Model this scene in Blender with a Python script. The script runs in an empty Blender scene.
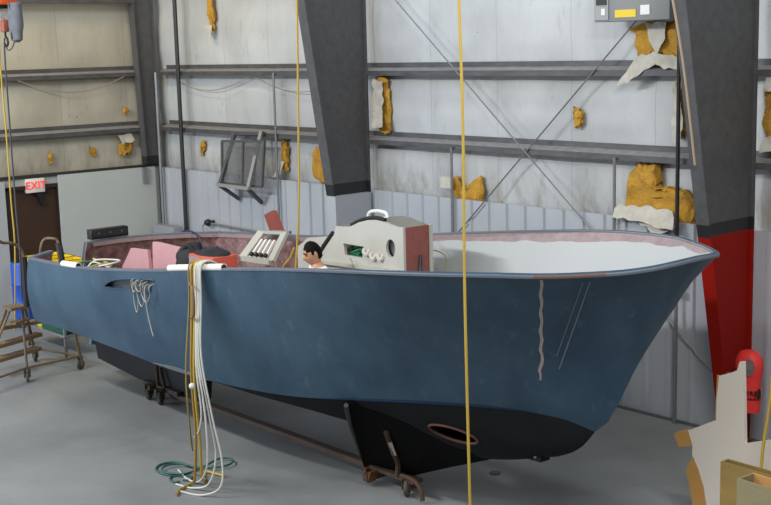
import bpy, bmesh, math, random
import numpy as np
from mathutils import Vector, Matrix, noise
random.seed(7)
scn = bpy.context.scene
COL = scn.collection
PI = math.pi

# ------------------------------------------------------------------ camera
CAM = Vector((19.1308, -11.1549, 4.2))
YAW, PIT, ROL, FPX = 0.8657, 0.1632, -0.0259, 1252.2
fw = Vector((-math.sin(YAW)*math.cos(PIT), math.cos(YAW)*math.cos(PIT), -math.sin(PIT)))
r0 = Vector((math.cos(YAW), math.sin(YAW), 0)); u0 = r0.cross(fw)
rt = r0*math.cos(ROL)+u0*math.sin(ROL); up = -r0*math.sin(ROL)+u0*math.cos(ROL)
cd = bpy.data.cameras.new('camera'); co = bpy.data.objects.new('camera', cd); COL.objects.link(co)
cd.sensor_fit = 'HORIZONTAL'; cd.sensor_width = 36; cd.lens = FPX/771*36; cd.clip_end = 200
M = Matrix((rt, up, -fw)).transposed().to_4x4(); M.translation = CAM; co.matrix_world = M
scn.camera = co

def at(px, py, axis, c):
    """place of a thing seen at (px, py) that stands on the plane axis = c"""
    d = fw+rt*((px-385.5)/FPX)-up*((py-252.5)/FPX)
    i = 'xyz'.index(axis); t = (c-CAM[i])/d[i]
    return CAM+d*t

# ------------------------------------------------------------------ materials
def lin(c):
    return tuple(((v/255)/12.92 if v/255 <= .04045 else ((v/255+.055)/1.055)**2.4) for v in c)+(1,)
MATS = {}
def mat(name, c, rough=.6, metal=0., c2=None, scale=6., amt=.5, bump=0., bscale=None, spec=.5, stretch=None, detail=6):
    if name in MATS: return MATS[name]
    m = bpy.data.materials.new(name); m.use_nodes = True; MATS[name] = m
    nt = m.node_tree; N = nt.nodes; L = nt.links; b = N['Principled BSDF']
    b.inputs['Base Color'].default_value = lin(c); b.inputs['Roughness'].default_value = rough
    b.inputs['Metallic'].default_value = metal; b.inputs['Specular IOR Level'].default_value = spec
    tc = N.new('ShaderNodeTexCoord'); vec = tc.outputs['Object']
    if stretch:
        mp = N.new('ShaderNodeMapping'); mp.inputs['Scale'].default_value = stretch
        L.new(vec, mp.inputs['Vector']); vec = mp.outputs['Vector']
    if c2 or bump:
        n = N.new('ShaderNodeTexNoise'); n.inputs['Scale'].default_value = scale; n.inputs['Detail'].default_value = detail
        n.inputs['Roughness'].default_value = .65; L.new(vec, n.inputs['Vector'])
    if c2:
        r = N.new('ShaderNodeValToRGB'); r.color_ramp.elements[0].position = .5-amt*.5+.0; r.color_ramp.elements[1].position = .5+amt*.5
        r.color_ramp.elements[0].color = lin(c); r.color_ramp.elements[1].color = lin(c2)
        L.new(n.outputs['Fac'], r.inputs['Fac']); L.new(r.outputs['Color'], b.inputs['Base Color'])
    if bump:
        n2 = n
        if bscale:
            n2 = N.new('ShaderNodeTexNoise'); n2.inputs['Scale'].default_value = bscale; n2.inputs['Detail'].default_value = 5; L.new(vec, n2.inputs['Vector'])
        bp = N.new('ShaderNodeBump'); bp.inputs['Strength'].default_value = bump; bp.inputs['Distance'].default_value = .02
        L.new(n2.outputs['Fac'], bp.inputs['Height']); L.new(bp.outputs['Normal'], b.inputs['Normal'])
    return m

def nodes_of(m): return m.node_tree.nodes, m.node_tree.links, m.node_tree.nodes['Principled BSDF']
def mixc(N, L, fac, a, b_):
    x = N.new('ShaderNodeMix'); x.data_type = 'RGBA'
    if isinstance(fac, float): x.inputs[0].default_value = fac
    else: L.new(fac, x.inputs[0])
    for i, v in ((6, a), (7, b_)):
        if isinstance(v, tuple): x.inputs[i].default_value = v
        else: L.new(v, x.inputs[i])
    return x.outputs[2]
def mth(N, L, op, a, b_=None, c_=None, clamp=False):
    x = N.new('ShaderNodeMath'); x.operation = op; x.use_clamp = clamp
    for i, v in enumerate((a, b_, c_)):
        if v is None: continue
        if isinstance(v, (int, float)): x.inputs[i].default_value = v
        else: L.new(v, x.inputs[i])
    return x.outputs[0]
def nz(N, L, vec, scale, detail=5, rough=.6, stretch=None):
    if stretch:
        mp = N.new('ShaderNodeMapping'); mp.inputs['Scale'].default_value = stretch; L.new(vec, mp.inputs['Vector']); vec = mp.outputs['Vector']
    n = N.new('ShaderNodeTexNoise'); n.inputs['Scale'].default_value = scale; n.inputs['Detail'].default_value = detail; n.inputs['Roughness'].default_value = rough
    L.new(vec, n.inputs['Vector']); return n.outputs['Fac']
def smooth(N, L, v, lo, hi):
    x = N.new('ShaderNodeMapRange'); x.interpolation_type = 'SMOOTHSTEP'; L.new(v, x.inputs[0])
    x.inputs[1].default_value = lo; x.inputs[2].default_value = hi; return x.outputs[0]

def vinyl(name, axis, seam, tint, dirt):
    """white vinyl faced insulation: seams, dirt streaks, small tears"""
    m = bpy.data.materials.new(name); m.use_nodes = True; N, L, b = nodes_of(m)
    g = N.new('ShaderNodeNewGeometry'); pos = g.outputs['Position']
    s = N.new('ShaderNodeSeparateXYZ'); L.new(pos, s.inputs[0]); c = s.outputs[axis]; z = s.outputs[2]
    n1 = nz(N, L, pos, .9, 5, .6, (1, 1, .6)); n2 = nz(N, L, pos, 5, 6, .7, (1, 1, .35)); n3 = nz(N, L, pos, 13, 4, .6)
    col = mixc(N, L, smooth(N, L, n1, .35, .7), lin(tint), lin(tuple(int(v*.9) for v in tint)))
    col = mixc(N, L, mth(N, L, 'MULTIPLY', smooth(N, L, n2, .55, .75), .35), col, lin(dirt))
    # dirt that has run down below each girt
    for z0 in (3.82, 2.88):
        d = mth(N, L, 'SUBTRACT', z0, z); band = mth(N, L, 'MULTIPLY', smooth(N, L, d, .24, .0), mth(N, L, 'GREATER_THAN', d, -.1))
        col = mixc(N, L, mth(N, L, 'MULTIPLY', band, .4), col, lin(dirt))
    low = smooth(N, L, z, 2.95, 2.2)
    col = mixc(N, L, mth(N, L, 'MULTIPLY', mth(N, L, 'MULTIPLY', low, smooth(N, L, n2, .4, .65)), .5), col, lin(dirt))
    fr = mth(N, L, 'FRACT', mth(N, L, 'DIVIDE', mth(N, L, 'ADD', c, 20.), seam))
    ln = mth(N, L, 'LESS_THAN', fr, .012)
    col = mixc(N, L, mth(N, L, 'MULTIPLY', ln, .3), col, lin((120, 112, 98)))
    sp = mth(N, L, 'MULTIPLY', smooth(N, L, n3, .70, .73), smooth(N, L, n1, .45, .6))
    col = mixc(N, L, sp, col, lin((70, 60, 45)))
    L.new(col, b.inputs['Base Color']); b.inputs['Roughness'].default_value = .55
    bp = N.new('ShaderNodeBump'); bp.inputs['Strength'].default_value = .25; bp.inputs['Distance'].default_value = .02
    L.new(n2, bp.inputs['Height']); L.new(bp.outputs[0], b.inputs['Normal'])
    return m

def floor_mat():
    m = bpy.data.materials.new('painted_concrete'); m.use_nodes = True; N, L, b = nodes_of(m)
    g = N.new('ShaderNodeNewGeometry'); pos = g.outputs['Position']
    n1 = nz(N, L, pos, .7, 6, .65); n2 = nz(N, L, pos, 6, 6, .7, (1, .35, 1)); n3 = nz(N, L, pos, 40, 2)
    col = mixc(N, L, smooth(N, L, n1, .3, .7), lin((122, 125, 125)), lin((138, 141, 141)))
    col = mixc(N, L, mth(N, L, 'MULTIPLY', smooth(N, L, n2, .55, .75), .3), col, lin((104, 106, 106)))
    col = mixc(N, L, mth(N, L, 'MULTIPLY', smooth(N, L, n3, .66, .72), .35), col, lin((88, 86, 82)))
    L.new(col, b.inputs['Base Color']); b.inputs['Roughness'].default_value = .5; b.inputs['Specular IOR Level'].default_value = .3
    return m

def hull_mat():
    m = bpy.data.materials.new('slate_blue_hull_paint'); m.use_nodes = True; N, L, b = nodes_of(m)
    g = N.new('ShaderNodeNewGeometry'); pos = g.outputs['Position']
    n1 = nz(N, L, pos, 1.1, 5, .6, (1, 1, .7)); n2 = nz(N, L, pos, 9, 6, .75, (1, 1, .25)); n3 = nz(N, L, pos, 26, 5, .7, (1, .2, 1.2))
    col = mixc(N, L, smooth(N, L, n1, .3, .7), lin((43, 67, 88)), lin((62, 89, 107)))
    col = mixc(N, L, mth(N, L, 'MULTIPLY', smooth(N, L, n2, .54, .78), .5), col, lin((98, 122, 136)))
    col = mixc(N, L, mth(N, L, 'MULTIPLY', smooth(N, L, n3, .67, .75), .6), col, lin((132, 150, 160)))
    L.new(col, b.inputs['Base Color']); b.inputs['Roughness'].default_value = .42
    b.inputs['Specular IOR Level'].default_value = .35
    return m

def liner_mat():
    """raw brown fibreglass, painted white forward below a wavy edge"""
    m = bpy.data.materials.new('fibreglass_and_white_gelcoat'); m.use_nodes = True; N, L, b = nodes_of(m)
    g = N.new('ShaderNodeNewGeometry'); pos = g.outputs['Position']
    s = N.new('ShaderNodeSeparateXYZ'); L.new(pos, s.inputs[0])
    n1 = nz(N, L, pos, 7, 6, .75); n2 = nz(N, L, pos, 2.2, 3, .5)
    raw = mixc(N, L, smooth(N, L, n1, .35, .65), lin((104, 74, 70)), lin((158, 128, 126)))
    edge = mth(N, L, 'ADD', mth(N, L, 'MULTIPLY', s.outputs[0], .1), 2.19-.92-.12)
    d = mth(N, L, 'SUBTRACT', mth(N, L, 'ADD', edge, mth(N, L, 'MULTIPLY', n2, .1)), s.outputs[2])
    white = mth(N, L, 'MULTIPLY', mth(N, L, 'GREATER_THAN', d, 0), mth(N, L, 'GREATER_THAN', s.outputs[0], 9.25))
    fwd = mth(N, L, 'GREATER_THAN', s.outputs[0], 9.25)
    raw = mixc(N, L, mth(N, L, 'MULTIPLY', fwd, .55), raw, lin((164, 154, 158)))
    col = mixc(N, L, white, raw, lin((178, 183, 185)))
    L.new(col, b.inputs['Base Color']); b.inputs['Roughness'].default_value = .5
    return m

# ------------------------------------------------------------------ object helpers
def wloc(o):
    v = Vector((0, 0, 0))
    while o: v += o.location; o = o.parent
    return v
def tag(o, label=None, cat=None, group=None, kind=None):
    if label: o['label'] = label
    if cat: o['category'] = cat
    if group: o['group'] = group
    if kind: o['kind'] = kind
    return o
def thing(name, label, cat, loc, group=None):
    o = bpy.data.objects.new(name, None); COL.objects.link(o); o.location = loc; o.empty_display_size = .1
    return tag(o, label, cat, group)
def obj(name, bm, m, parent=None, smooth_=True, ang=40, label=None, origin=None):
    """bm is in world coordinates; origin goes to the base of the mesh (top level) or stays with the parent"""
    me = bpy.data.meshes.new(name)
    bmesh.ops.recalc_face_normals(bm, faces=bm.faces)
    if parent is not None: off = wloc(parent)
    elif origin is not None: off = Vector(origin)
    else:
        xs = [v.co for v in bm.verts]
        off = Vector(((min(v.x for v in xs)+max(v.x for v in xs))/2, (min(v.y for v in xs)+max(v.y for v in xs))/2, min(v.z for v in xs)))
    for v in bm.verts: v.co -= off
    bm.to_mesh(me); bm.free()
    ms = m if isinstance(m, (list, tuple)) else [m]
    for k in ms: me.materials.append(k)
    if smooth_:
        for p in me.polygons: p.use_smooth = True
        me.set_sharp_from_angle(angle=math.radians(ang))
    o = bpy.data.objects.new(name, me); COL.objects.link(o)
    if parent is not None: o.parent = parent
    else: o.location = off
    if label: o['label'] = label
    return o
def struct(name, bm, m, **k): return tag(obj(name, bm, m, origin=(0, 0, 0), **k), kind='structure')
def B(): return bmesh.new()

def box(bm, x0, x1, y0, y1, z0, z1, bev=0., mi=0):
    vs = [bm.verts.new((x, y, z)) for x in (x0, x1) for y in (y0, y1) for z in (z0, z1)]
    fs = [bm.faces.new([vs[i] for i in q]) for q in ((0, 1, 3, 2), (4, 6, 7, 5), (0, 4, 5, 1), (2, 3, 7, 6), (0, 2, 6, 4), (1, 5, 7, 3))]
    for f in fs: f.material_index = mi
    if bev:
        es = list({e for f in fs for e in f.edges})
        bmesh.ops.bevel(bm, geom=es, offset=bev, segments=2, profile=.5, affect='EDGES')
    return bm
def bar(bm, a, b_, w, h=None, upv=(0, 0, 1), mi=0):
    """rectangular bar from a to b"""
    a = Vector(a); b_ = Vector(b_); h = h or w; d = (b_-a).normalized(); u = Vector(upv)
    if abs(d.dot(u)) > .95: u = Vector((1, 0, 0))
    s = d.cross(u).normalized(); t = s.cross(d).normalized()
    q = [(s*w/2*i+t*h/2*j) for i, j in ((-1, -1), (1, -1), (1, 1), (-1, 1))]
    A = [bm.verts.new(a+k) for k in q]; C = [bm.verts.new(b_+k) for k in q]
    fs = [bm.faces.new(A[::-1]), bm.faces.new(C)]+[bm.faces.new((A[i], A[(i+1) % 4], C[(i+1) % 4], C[i])) for i in range(4)]
    for f in fs: f.material_index = mi
    return bm
def spline(pts, n=8, closed=False):
    P = [Vector(p) for p in pts]; out = []; m = len(P)
    rng = range(m if closed else m-1)
    for i in rng:
        if closed: p0, p1, p2, p3 = P[(i-1) % m], P[i], P[(i+1) % m], P[(i+2) % m]
        else: p0, p1, p2, p3 = P[max(i-1, 0)], P[i], P[i+1], P[min(i+2, m-1)]
        for k in range(n):
            t = k/n
            out.append(.5*((2*p1)+(p2-p0)*t+(2*p0-5*p1+4*p2-p3)*t*t+(3*p1-p0-3*p2+p3)*t*t*t))
    if not closed: out.append(P[-1].copy())
    return out
def tube(bm, pts, r, seg=8, closed=False, mi=0):
    P = [Vector(p) for p in pts]; n = len(P); rings = []; ref = None
    for i in range(n):
        a = P[(i-1) % n] if (closed or i) else P[0]; c = P[(i+1) % n] if (closed or i < n-1) else P[-1]
        d = (c-a).normalized()
        if ref is None:
            ref = d.orthogonal().normalized()
        ref = (ref-d*ref.dot(d)); ref = ref.normalized() if ref.length > 1e-6 else d.orthogonal().normalized()
        s = d.cross(ref); rr = r[i] if isinstance(r, (list, tuple)) else r
        rings.append([bm.verts.new(P[i]+(ref*math.cos(2*PI*k/seg)+s*math.sin(2*PI*k/seg))*rr) for k in range(seg)])
    for i in range(n if closed else n-1):
        A, C = rings[i], rings[(i+1) % n]
        for k in range(seg): bm.faces.new((A[k], A[(k+1) % seg], C[(k+1) % seg], C[k])).material_index = mi
    if not closed: bm.faces.new(rings[0][::-1]).material_index = mi; bm.faces.new(rings[-1]).material_index = mi
    return bm
def lathe(bm, c, prof, axis=(0, 0, 1), seg=20, mi=0):
    """prof: (radius, distance along axis)"""
    c = Vector(c); ax = Vector(axis).normalized(); s = ax.orthogonal().normalized(); t = ax.cross(s); rings = []
    for r, h in prof:
        rings.append([bm.verts.new(c+ax*h+(s*math.cos(2*PI*k/seg)+t*math.sin(2*PI*k/seg))*max(r, 1e-4)) for k in range(seg)])
    for A, C in zip(rings, rings[1:]):
        for k in range(seg): bm.faces.new((A[k], A[(k+1) % seg], C[(k+1) % seg], C[k])).material_index = mi
    bm.faces.new(rings[0][::-1]).material_index = mi; bm.faces.new(rings[-1]).material_index = mi
    return bm
def panel(bm, outline, holes, thick, fr):
    """flat plate with holes; fr = (origin, xaxis, yaxis); thickness goes along x cross y"""
    o, ax, ay = Vector(fr[0]), Vector(fr[1]).normalized(), Vector(fr[2]).normalized(); nrm = ax.cross(ay)
    loops = []; es = []
    for lp in [outline]+list(holes):
        vs = [bm.verts.new(o+ax*p[0]+ay*p[1]) for p in lp]; loops.append(vs)
        es += [bm.edges.new((vs[i], vs[(i+1) % len(vs)])) for i in range(len(vs))]
    bm.normal_update()
    g = bmesh.ops.triangle_fill(bm, use_beauty=True, use_dissolve=False, edges=es, normal=nrm)
    fs = [f for f in g['geom'] if isinstance(f, bmesh.types.BMFace)]
    e = bmesh.ops.extrude_face_region(bm, geom=fs)
    bmesh.ops.translate(bm, vec=nrm*thick, verts=[v for v in e['geom'] if isinstance(v, bmesh.types.BMVert)])
    return bm
def ell(cx, cy, rx, ry, n=20): return [(cx+rx*math.cos(2*PI*k/n), cy+ry*math.sin(2*PI*k/n)) for k in range(n)]
def ball(bm, c, r, sc=(1, 1, 1), u=14, v=10, mi=0):
    g = bmesh.ops.create_uvsphere(bm, u_segments=u, v_segments=v, radius=r)
    for x in g['verts']: x.co = Vector((x.co.x*sc[0], x.co.y*sc[1], x.co.z*sc[2]))+Vector(c)
    for f in {f for x in g['verts'] for f in x.link_faces}: f.material_index = mi
    return g['verts']
def text_bm(s, size, depth, o, ax, ay):
    cu = bpy.data.curves.new('t', 'FONT'); cu.body = s; cu.size = size; cu.extrude = depth; cu.align_x = 'CENTER'; cu.align_y = 'CENTER'
    to = bpy.data.objects.new('t', cu); COL.objects.link(to)
    dg = bpy.context.evaluated_depsgraph_get(); me = bpy.data.meshes.new_from_object(to.evaluated_get(dg))
    bm = B(); bm.from_mesh(me); ax = Vector(ax).normalized(); ay = Vector(ay).normalized(); nn = ax.cross(ay); o = Vector(o)
    for v in bm.verts: v.co = o+ax*v.co.x+ay*v.co.y+nn*v.co.z
    bpy.data.objects.remove(to); bpy.data.curves.remove(cu); bpy.data.meshes.remove(me)
    return bm
def boolean_cut(o, cutter_bm):
    me = bpy.data.meshes.new('cutter'); bmesh.ops.recalc_face_normals(cutter_bm, faces=cutter_bm.faces); cutter_bm.to_mesh(me); cutter_bm.free()
    c = bpy.data.objects.new('cutter', me); COL.objects.link(c)
    md = o.modifiers.new('cut', 'BOOLEAN'); md.operation = 'DIFFERENCE'; md.object = c; md.solver = 'EXACT'
    apply_mods(o); bpy.data.objects.remove(c); bpy.data.meshes.remove(me)
def apply_mods(o):
    dg = bpy.context.evaluated_depsgraph_get(); dg.update()
    me = bpy.data.meshes.new_from_object(o.evaluated_get(dg)); old = o.data; o.modifiers.clear(); o.data = me; me.name = old.name; bpy.data.meshes.remove(old)

# ------------------------------------------------------------------ common materials
STEEL = mat('dark_primer_steel', (66, 66, 68), .55, .0, (92, 92, 94), 9, .7, .1)
GIRT = mat('dusty_steel', (58, 58, 61), .5, .1, (96, 96, 98), 14, .6, .1, stretch=(.3, .3, 1))
FLANGE_LIGHT = mat('painted_flange_light', (150, 150, 150), .8, 0, (112, 112, 113), 10, .6)  # paler colour paints in the light caught on the girt flange top
BAND = mat('black_band_paint', (36, 37, 39), .5)
RED = mat('red_column_paint', (150, 20, 6), .6, 0, (134, 16, 5), 3, .6, spec=.2)
LINER = mat('white_ribbed_metal', (176, 181, 187), .42, 0, (166, 171, 178), 1.5, .6, spec=.4)
GALV = mat('galvanised_steel', (130, 132, 134), .4, .5, (150, 152, 154), 12, .5)
BLACKPIPE = mat('black_pipe', (34, 34, 36), .5)
BLACK = mat('black_plastic', (24, 24, 26), .45)
RUBBER = mat('black_rubber', (30, 29, 28), .8)
RUST = mat('rusty_steel', (92, 66, 46), .8, 0, (58, 46, 40), 9, .7, .3)
ANTIFOUL = mat('black_bottom_paint', (20, 22, 25), .75, 0, (32, 35, 39), 3, .7, spec=.15)
YHOSE = mat('yellow_hose', (186, 158, 60), .55)
WHOSE = mat('white_hose', (206, 206, 198), .5)
CREAM = mat('cream_gelcoat', (186, 185, 175), .4, 0, (176, 175, 165), 4, .7)
CHIP = mat('red_brown_fibreglass', (146, 84, 78), .7, 0, (122, 66, 60), 26, .6, .1)
TAN = mat('ladder_brown_paint', (126, 108, 84), .55, 0, (98, 82, 64), 10, .6)
GLASSWOOL = mat('yellow_glass_wool', (214, 168, 62), .95, 0, (152, 104, 36), 8, .7, 1., 34)
VFLAP = mat('torn_vinyl_facing', (204, 202, 192), .55, 0, (160, 154, 140), 7, .7)
PRIMER = mat('white_laminate', (228, 221, 210), .5, 0, (220, 212, 201), 2, .6)
PLY = mat('plywood_face', (196, 150, 84), .6, 0, (176, 128, 66), 4, .6, stretch=(1, 1, 9))

# ------------------------------------------------------------------ setting
bm = B(); box(bm, -3.5, 22, -16, .6, -.1, 0); struct('floor', bm, floor_mat(), smooth_=False)

def insul(axis, a0, a1, off, z0, z1, seam):
    bm = B(); na = int((a1-a0)/.1); nzv = int((z1-z0)/.08); g = []
    for i in range(na+1):
        row = []
        for j in range(nzv+1):
            a = a0+(a1-a0)*i/na; z = z0+(z1-z0)*j/nzv
            fr = ((a+20)/seam) % 1; pil = math.sin(PI*fr)**.5 if 0 < fr < 1 else 0
            gg = min(abs(z-3.9), abs(z-2.95), abs(z-4.9), abs(z-2.1)); pil *= min(1, gg/.3)
            d = -.05*pil+.012*noise.noise(Vector((a*2, z*2, off)))
            row.append(bm.verts.new((a, off+d, z) if axis == 0 else (-off-d, a, z)))
        g.append(row)
    for i in range(na):
        for j in range(nzv): bm.faces.new((g[i][j], g[i+1][j], g[i+1][j+1], g[i][j+1]))
    # closed slab behind, so that the wall has thickness
    b0, b1 = off+.12, off+.3
    if axis == 0: box(bm, a0, a1, b0, b1, 0, z1)
    else: box(bm, -b1, -b0, a0, a1, 0, z1)
    return bm
struct('wall_back', insul(0, -.2, 17, .17, 2.05, 6.4, 1.22), vinyl('vinyl_insulation_back', 0, 1.22, (190, 194, 195), (132, 122, 104)), ang=80)
struct('wall_left', insul(1, -12, .2, .17, 2.05, 6.4, 1.22), vinyl('vinyl_insulation_left', 1, 1.22, (188, 183, 166), (132, 120, 96)), ang=80)

# ribbed metal liner sheets, back wall
bm = B(); prof = []
x = .03
while x < 16.8:
    prof += [(x, .0), (x+.235, .0), (x+.255, -.03), (x+.29, -.03), (x+.31, .0)]
    x += .31
rows = []
for zz in (0.0, 2.23):
    rows.append([bm.verts.new((a, y-.005, zz)) for a, y in prof]+[bm.verts.new((a, .02, zz)) for a, y in reversed(prof)])
n = len(rows[0])
for i in range(n): bm.faces.new((rows[0][i], rows[0][(i+1) % n], rows[1][(i+1) % n], rows[1][i]))
bm.faces.new(rows[1]); bm.faces.new(rows[0][::-1])
struct('trim_1', bm, LINER, smooth_=False)
# plain steel lining of the left wall with the doorway left open
bm = B()
box(bm, -.03, 0, -12, -2.83, 0, 2.24); box(bm, -.03, 0, -1.92, -.02, 0, 2.24); box(bm, -.03, 0, -2.83, -1.92, 2.1, 2.24)
struct('trim_2', bm, mat('grey_wall_sheet', (168, 170, 170), .5), smooth_=False)
bm = B(); box(bm, -.06, .03, -12, .0, 2.24, 2.29); struct('trim_3', bm, mat('dark_sill_steel', (40, 40, 40), .6), smooth_=False)
# floor channel under the ribbed liner
bm = B(); box(bm, .03, 16.8, -.06, -.036, 0, .03); struct('baseboard_back', bm, mat('dark_base_trim', (92, 95, 98), .6), smooth_=False)
# doorway with brown door
bm = B(); box(bm, -.1, -.05, -2.83, -1.92, 0, 2.1); d = struct('door_1', bm, mat('brown_door_paint', (64, 42, 27), .55, 0, (54, 35, 22), 3, .6), smooth_=False)
bm = B(); box(bm, -.05, .02, -2.85, -2.79, 0, 2.1); box(bm, -.05, .02, -1.95, -1.9, 0, 2.1); box(bm, -.05, .02, -2.85, -1.9, 2.06, 2.12)
obj('door_frame', bm, mat('dark_frame_paint', (38, 28, 22), .6), d, smooth_=False)
bm = B(); bar(bm, (-.0, -2.28, 2.0), (-.0, -2.2, 1.78), .05, .07); box(bm, -.05, .0, -2.35, -2.1, 1.98, 2.06)
obj('door_closer', bm, BLACK, d, smooth_=False)

# girts
def girt(name, axis, a0, a1, z0, label):
    h = .165
    pr = [(.15, h), (.13, h), (.13, .10), (-.03, .062), (-.03, -.005), (-.02, -.005), (-.02, .05), (.15, .085)]
    bm = B(); R = []
    for a in (a0, a1): R.append([bm.verts.new((a, y, z0+z) if axis == 0 else (-y, a, z0+z)) for y, z in pr])
    n = len(pr)
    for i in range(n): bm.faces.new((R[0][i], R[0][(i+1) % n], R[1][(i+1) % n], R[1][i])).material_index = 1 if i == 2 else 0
    bm.faces.new(R[0]); bm.faces.new(R[1][::-1])
    tag(obj(name, bm, [GIRT, FLANGE_LIGHT], smooth_=False), label, 'beam', 'wall girts')
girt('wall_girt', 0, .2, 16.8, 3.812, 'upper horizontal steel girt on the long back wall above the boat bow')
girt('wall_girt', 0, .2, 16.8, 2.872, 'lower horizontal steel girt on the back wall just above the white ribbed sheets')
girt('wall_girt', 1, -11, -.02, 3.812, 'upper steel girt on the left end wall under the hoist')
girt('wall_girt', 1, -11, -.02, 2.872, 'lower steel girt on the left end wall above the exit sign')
bm = B(); box(bm, -.04, .16, -11, -.4, 5.02, 5.2); struct('trim_4', bm, GIRT, smooth_=False)

# tapered columns
def column(label, xc, prof, zt, fwid, base=None, bandz=None, zb=0.):
    """prof: depth at height z (linear)"""
    dep = lambda z: np.interp(z, [p[0] for p in prof], [p[1] for p in prof])
    t = thing('steel_column', label, 'column', (xc, -.3, zb), 'tapered steel wall columns')
    def piece(z0, z1, nm, m):
        web = B(); zs = [z0, z1]
        P = [(xc-.012, -.03, z0), (xc-.012, -dep(z0), z0), (xc-.012, -dep(z1), z1), (xc-.012, -.03, z1)]
        A = [web.verts.new(p) for p in P]; C = [web.verts.new((p[0]+.024, p[1], p[2])) for p in P]
        web.faces.new(A); web.faces.new(C[::-1])
        for i in range(4): web.faces.new((A[i], C[i], C[(i+1) % 4], A[(i+1) % 4]))
        obj('web'+nm, web, m, t, smooth_=False)
        fl = B()
        bar(fl, (xc, -dep(z0)-.01, z0), (xc, -dep(z1)-.01, z1), fwid, .025, upv=(0, 1, 0))
        obj('inner_flange'+nm, fl, m, t, smooth_=False)
        f2 = B(); bar(f2, (xc, -.02, z0), (xc, -.02, z1), fwid*.6, .025, upv=(0, 1, 0)); obj('outer_flange'+nm, f2, m, t, smooth_=False)
    return t, piece
t, piece = column('middle tapered grey steel column behind the helm console', 5.7, [(0, .15), (2.2, .66), (3.24, .83), (4.82, 1.08), (6.4, 1.3)], 6.4, .18, zb=2.2)
piece(2.36, 6.4, '', STEEL); piece(2.2, 2.36, '_band', BAND)
t, piece = column('right tapered steel column with a red painted foot beside the bow', 11.85, [(0, .34), (1.12, .56), (2.3, .8), (3.13, .98), (4.55, 1.25), (6.4, 1.6)], 6.4, .15)
piece(2.38, 6.4, '', STEEL); piece(2.25, 2.38, '_band', BAND); piece(0.012, 2.25, '_foot', RED)
f = B(); box(f, 11.7, 12.0, -.5, -.012, 0, .012); obj('base_plate', f, RED, t, smooth_=False)
t, piece = column('left corner steel column standing where the two walls meet', .06, [(0, .25), (2.3, .3), (5.1, .4), (6.4, .45)], 6.4, .16, zb=2.3)
piece(2.44, 6.4, '', STEEL); piece(2.3, 2.44, '_band', BAND)
# sheet-metal box around the foot of the middle column
bm = B()
vs0 = [(5.6, -.045), (5.6, -.68), (5.8, -.68), (5.8, -.045)]
A = [bm.verts.new((x, y, 0)) for x, y in [(5.6, -.045), (5.6, -.66), (5.8, -.66), (5.8, -.045)]]; C = [bm.verts.new((x, y, 2.2)) for x, y in vs0]
bm.faces.new(A[::-1]); bm.faces.new(C)
for i in range(4): bm.faces.new((A[i], A[(i+1) % 4], C[(i+1) % 4], C[i]))
struct('trim_5', bm, LINER, smooth_=False)

# brace rods
def rod(a, b_, r, name, label, cat, m, grp=None):
    bm = B(); tube(bm, [a, b_], r, 6); return tag(obj(name, bm, m), label, cat, grp)
rod((5.95, -.066, 5.2), (11.72, -.066, .45), .009, 'brace_rod', 'thin steel brace rod falling to the right across the back wall', 'rod', GALV, 'cross brace rods')
rod((11.7, -.046, 5.6), (5.92, -.046, .32), .009, 'brace_rod', 'thin steel brace rod rising to the right up to the grey cabinet', 'rod', GALV, 'cross brace rods')

# pipes and conduits
rod((.95, -.1, 0), (.95, -.1, 6.3), .035, 'standpipe', 'black vertical standpipe near the left corner of the back wall', 'pipe', BLACKPIPE)
rod((.2, -.09, 0), (.2, -.09, 3.86), .028, 'conduit', 'grey vertical conduit right beside the corner column', 'pipe', GALV)
t = thing('water_pipe', 'thin vertical pipe with a valve next to the red footed column', 'pipe', (11.0, -.09, 0))
bm = B(); tube(bm, [(11, -.1, 1.6), (11, -.1, 6.3)], .022, 8); obj('upper_pipe', bm, BLACKPIPE, t)
bm = B(); tube(bm, [(11, -.1, 0), (11, -.1, 1.6)], .022, 8); obj('lower_pipe', bm, GALV, t)
bm = B(); ball(bm, (11, -.12, 1.6), .05); lathe(bm, (11, -.14, 1.5), [(.02, -.06), (.045, -.05), (.045, .02), (.03, .05)], (1, 0, 0)); obj('valve', bm, mat('brass_valve', (96, 92, 80), .4, .6), t)
rod((10.11, -.06, .0), (10.11, -.06, 2.9), .018, 'conduit', 'grey conduit running down from the lower girt left of the big torn patch', 'pipe', GALV)
rod((7.45, -.06, .0), (7.45, -.06, 2.9), .018, 'conduit', 'grey conduit running down behind the yellow hose in front of the bow', 'pipe', GALV)
rod((3.6, -.06, .0), (3.6, -.06, 3.85), .018, 'conduit', 'grey conduit on the back wall between the wire rack and the middle column', 'pipe', GALV)
# cable sagging along the walls
bm = B(); P = []
for k in range(25):
    x = .4+5.0*k/24; P.append((x, .02, 3.806-.24*math.sin(PI*((k/24*2) % 1))))
tube(bm, P, .008, 5); tag(obj('cable', bm, mat('grey_cable', (150, 148, 140), .6)), 'thin grey cable sagging below the upper girt of the back wall', 'cable')
bm = B(); P = [(.05-.02*math.sin(k), -2.5+1.9*k/14, 3.806-.22*math.sin(PI*k/14)) for k in range(15)]
tube(bm, P, .008, 5); tag(obj('cable', bm, mat('tan_cable', (150, 138, 110), .6)), 'thin tan cable sagging below the upper girt of the left wall', 'cable')

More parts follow.
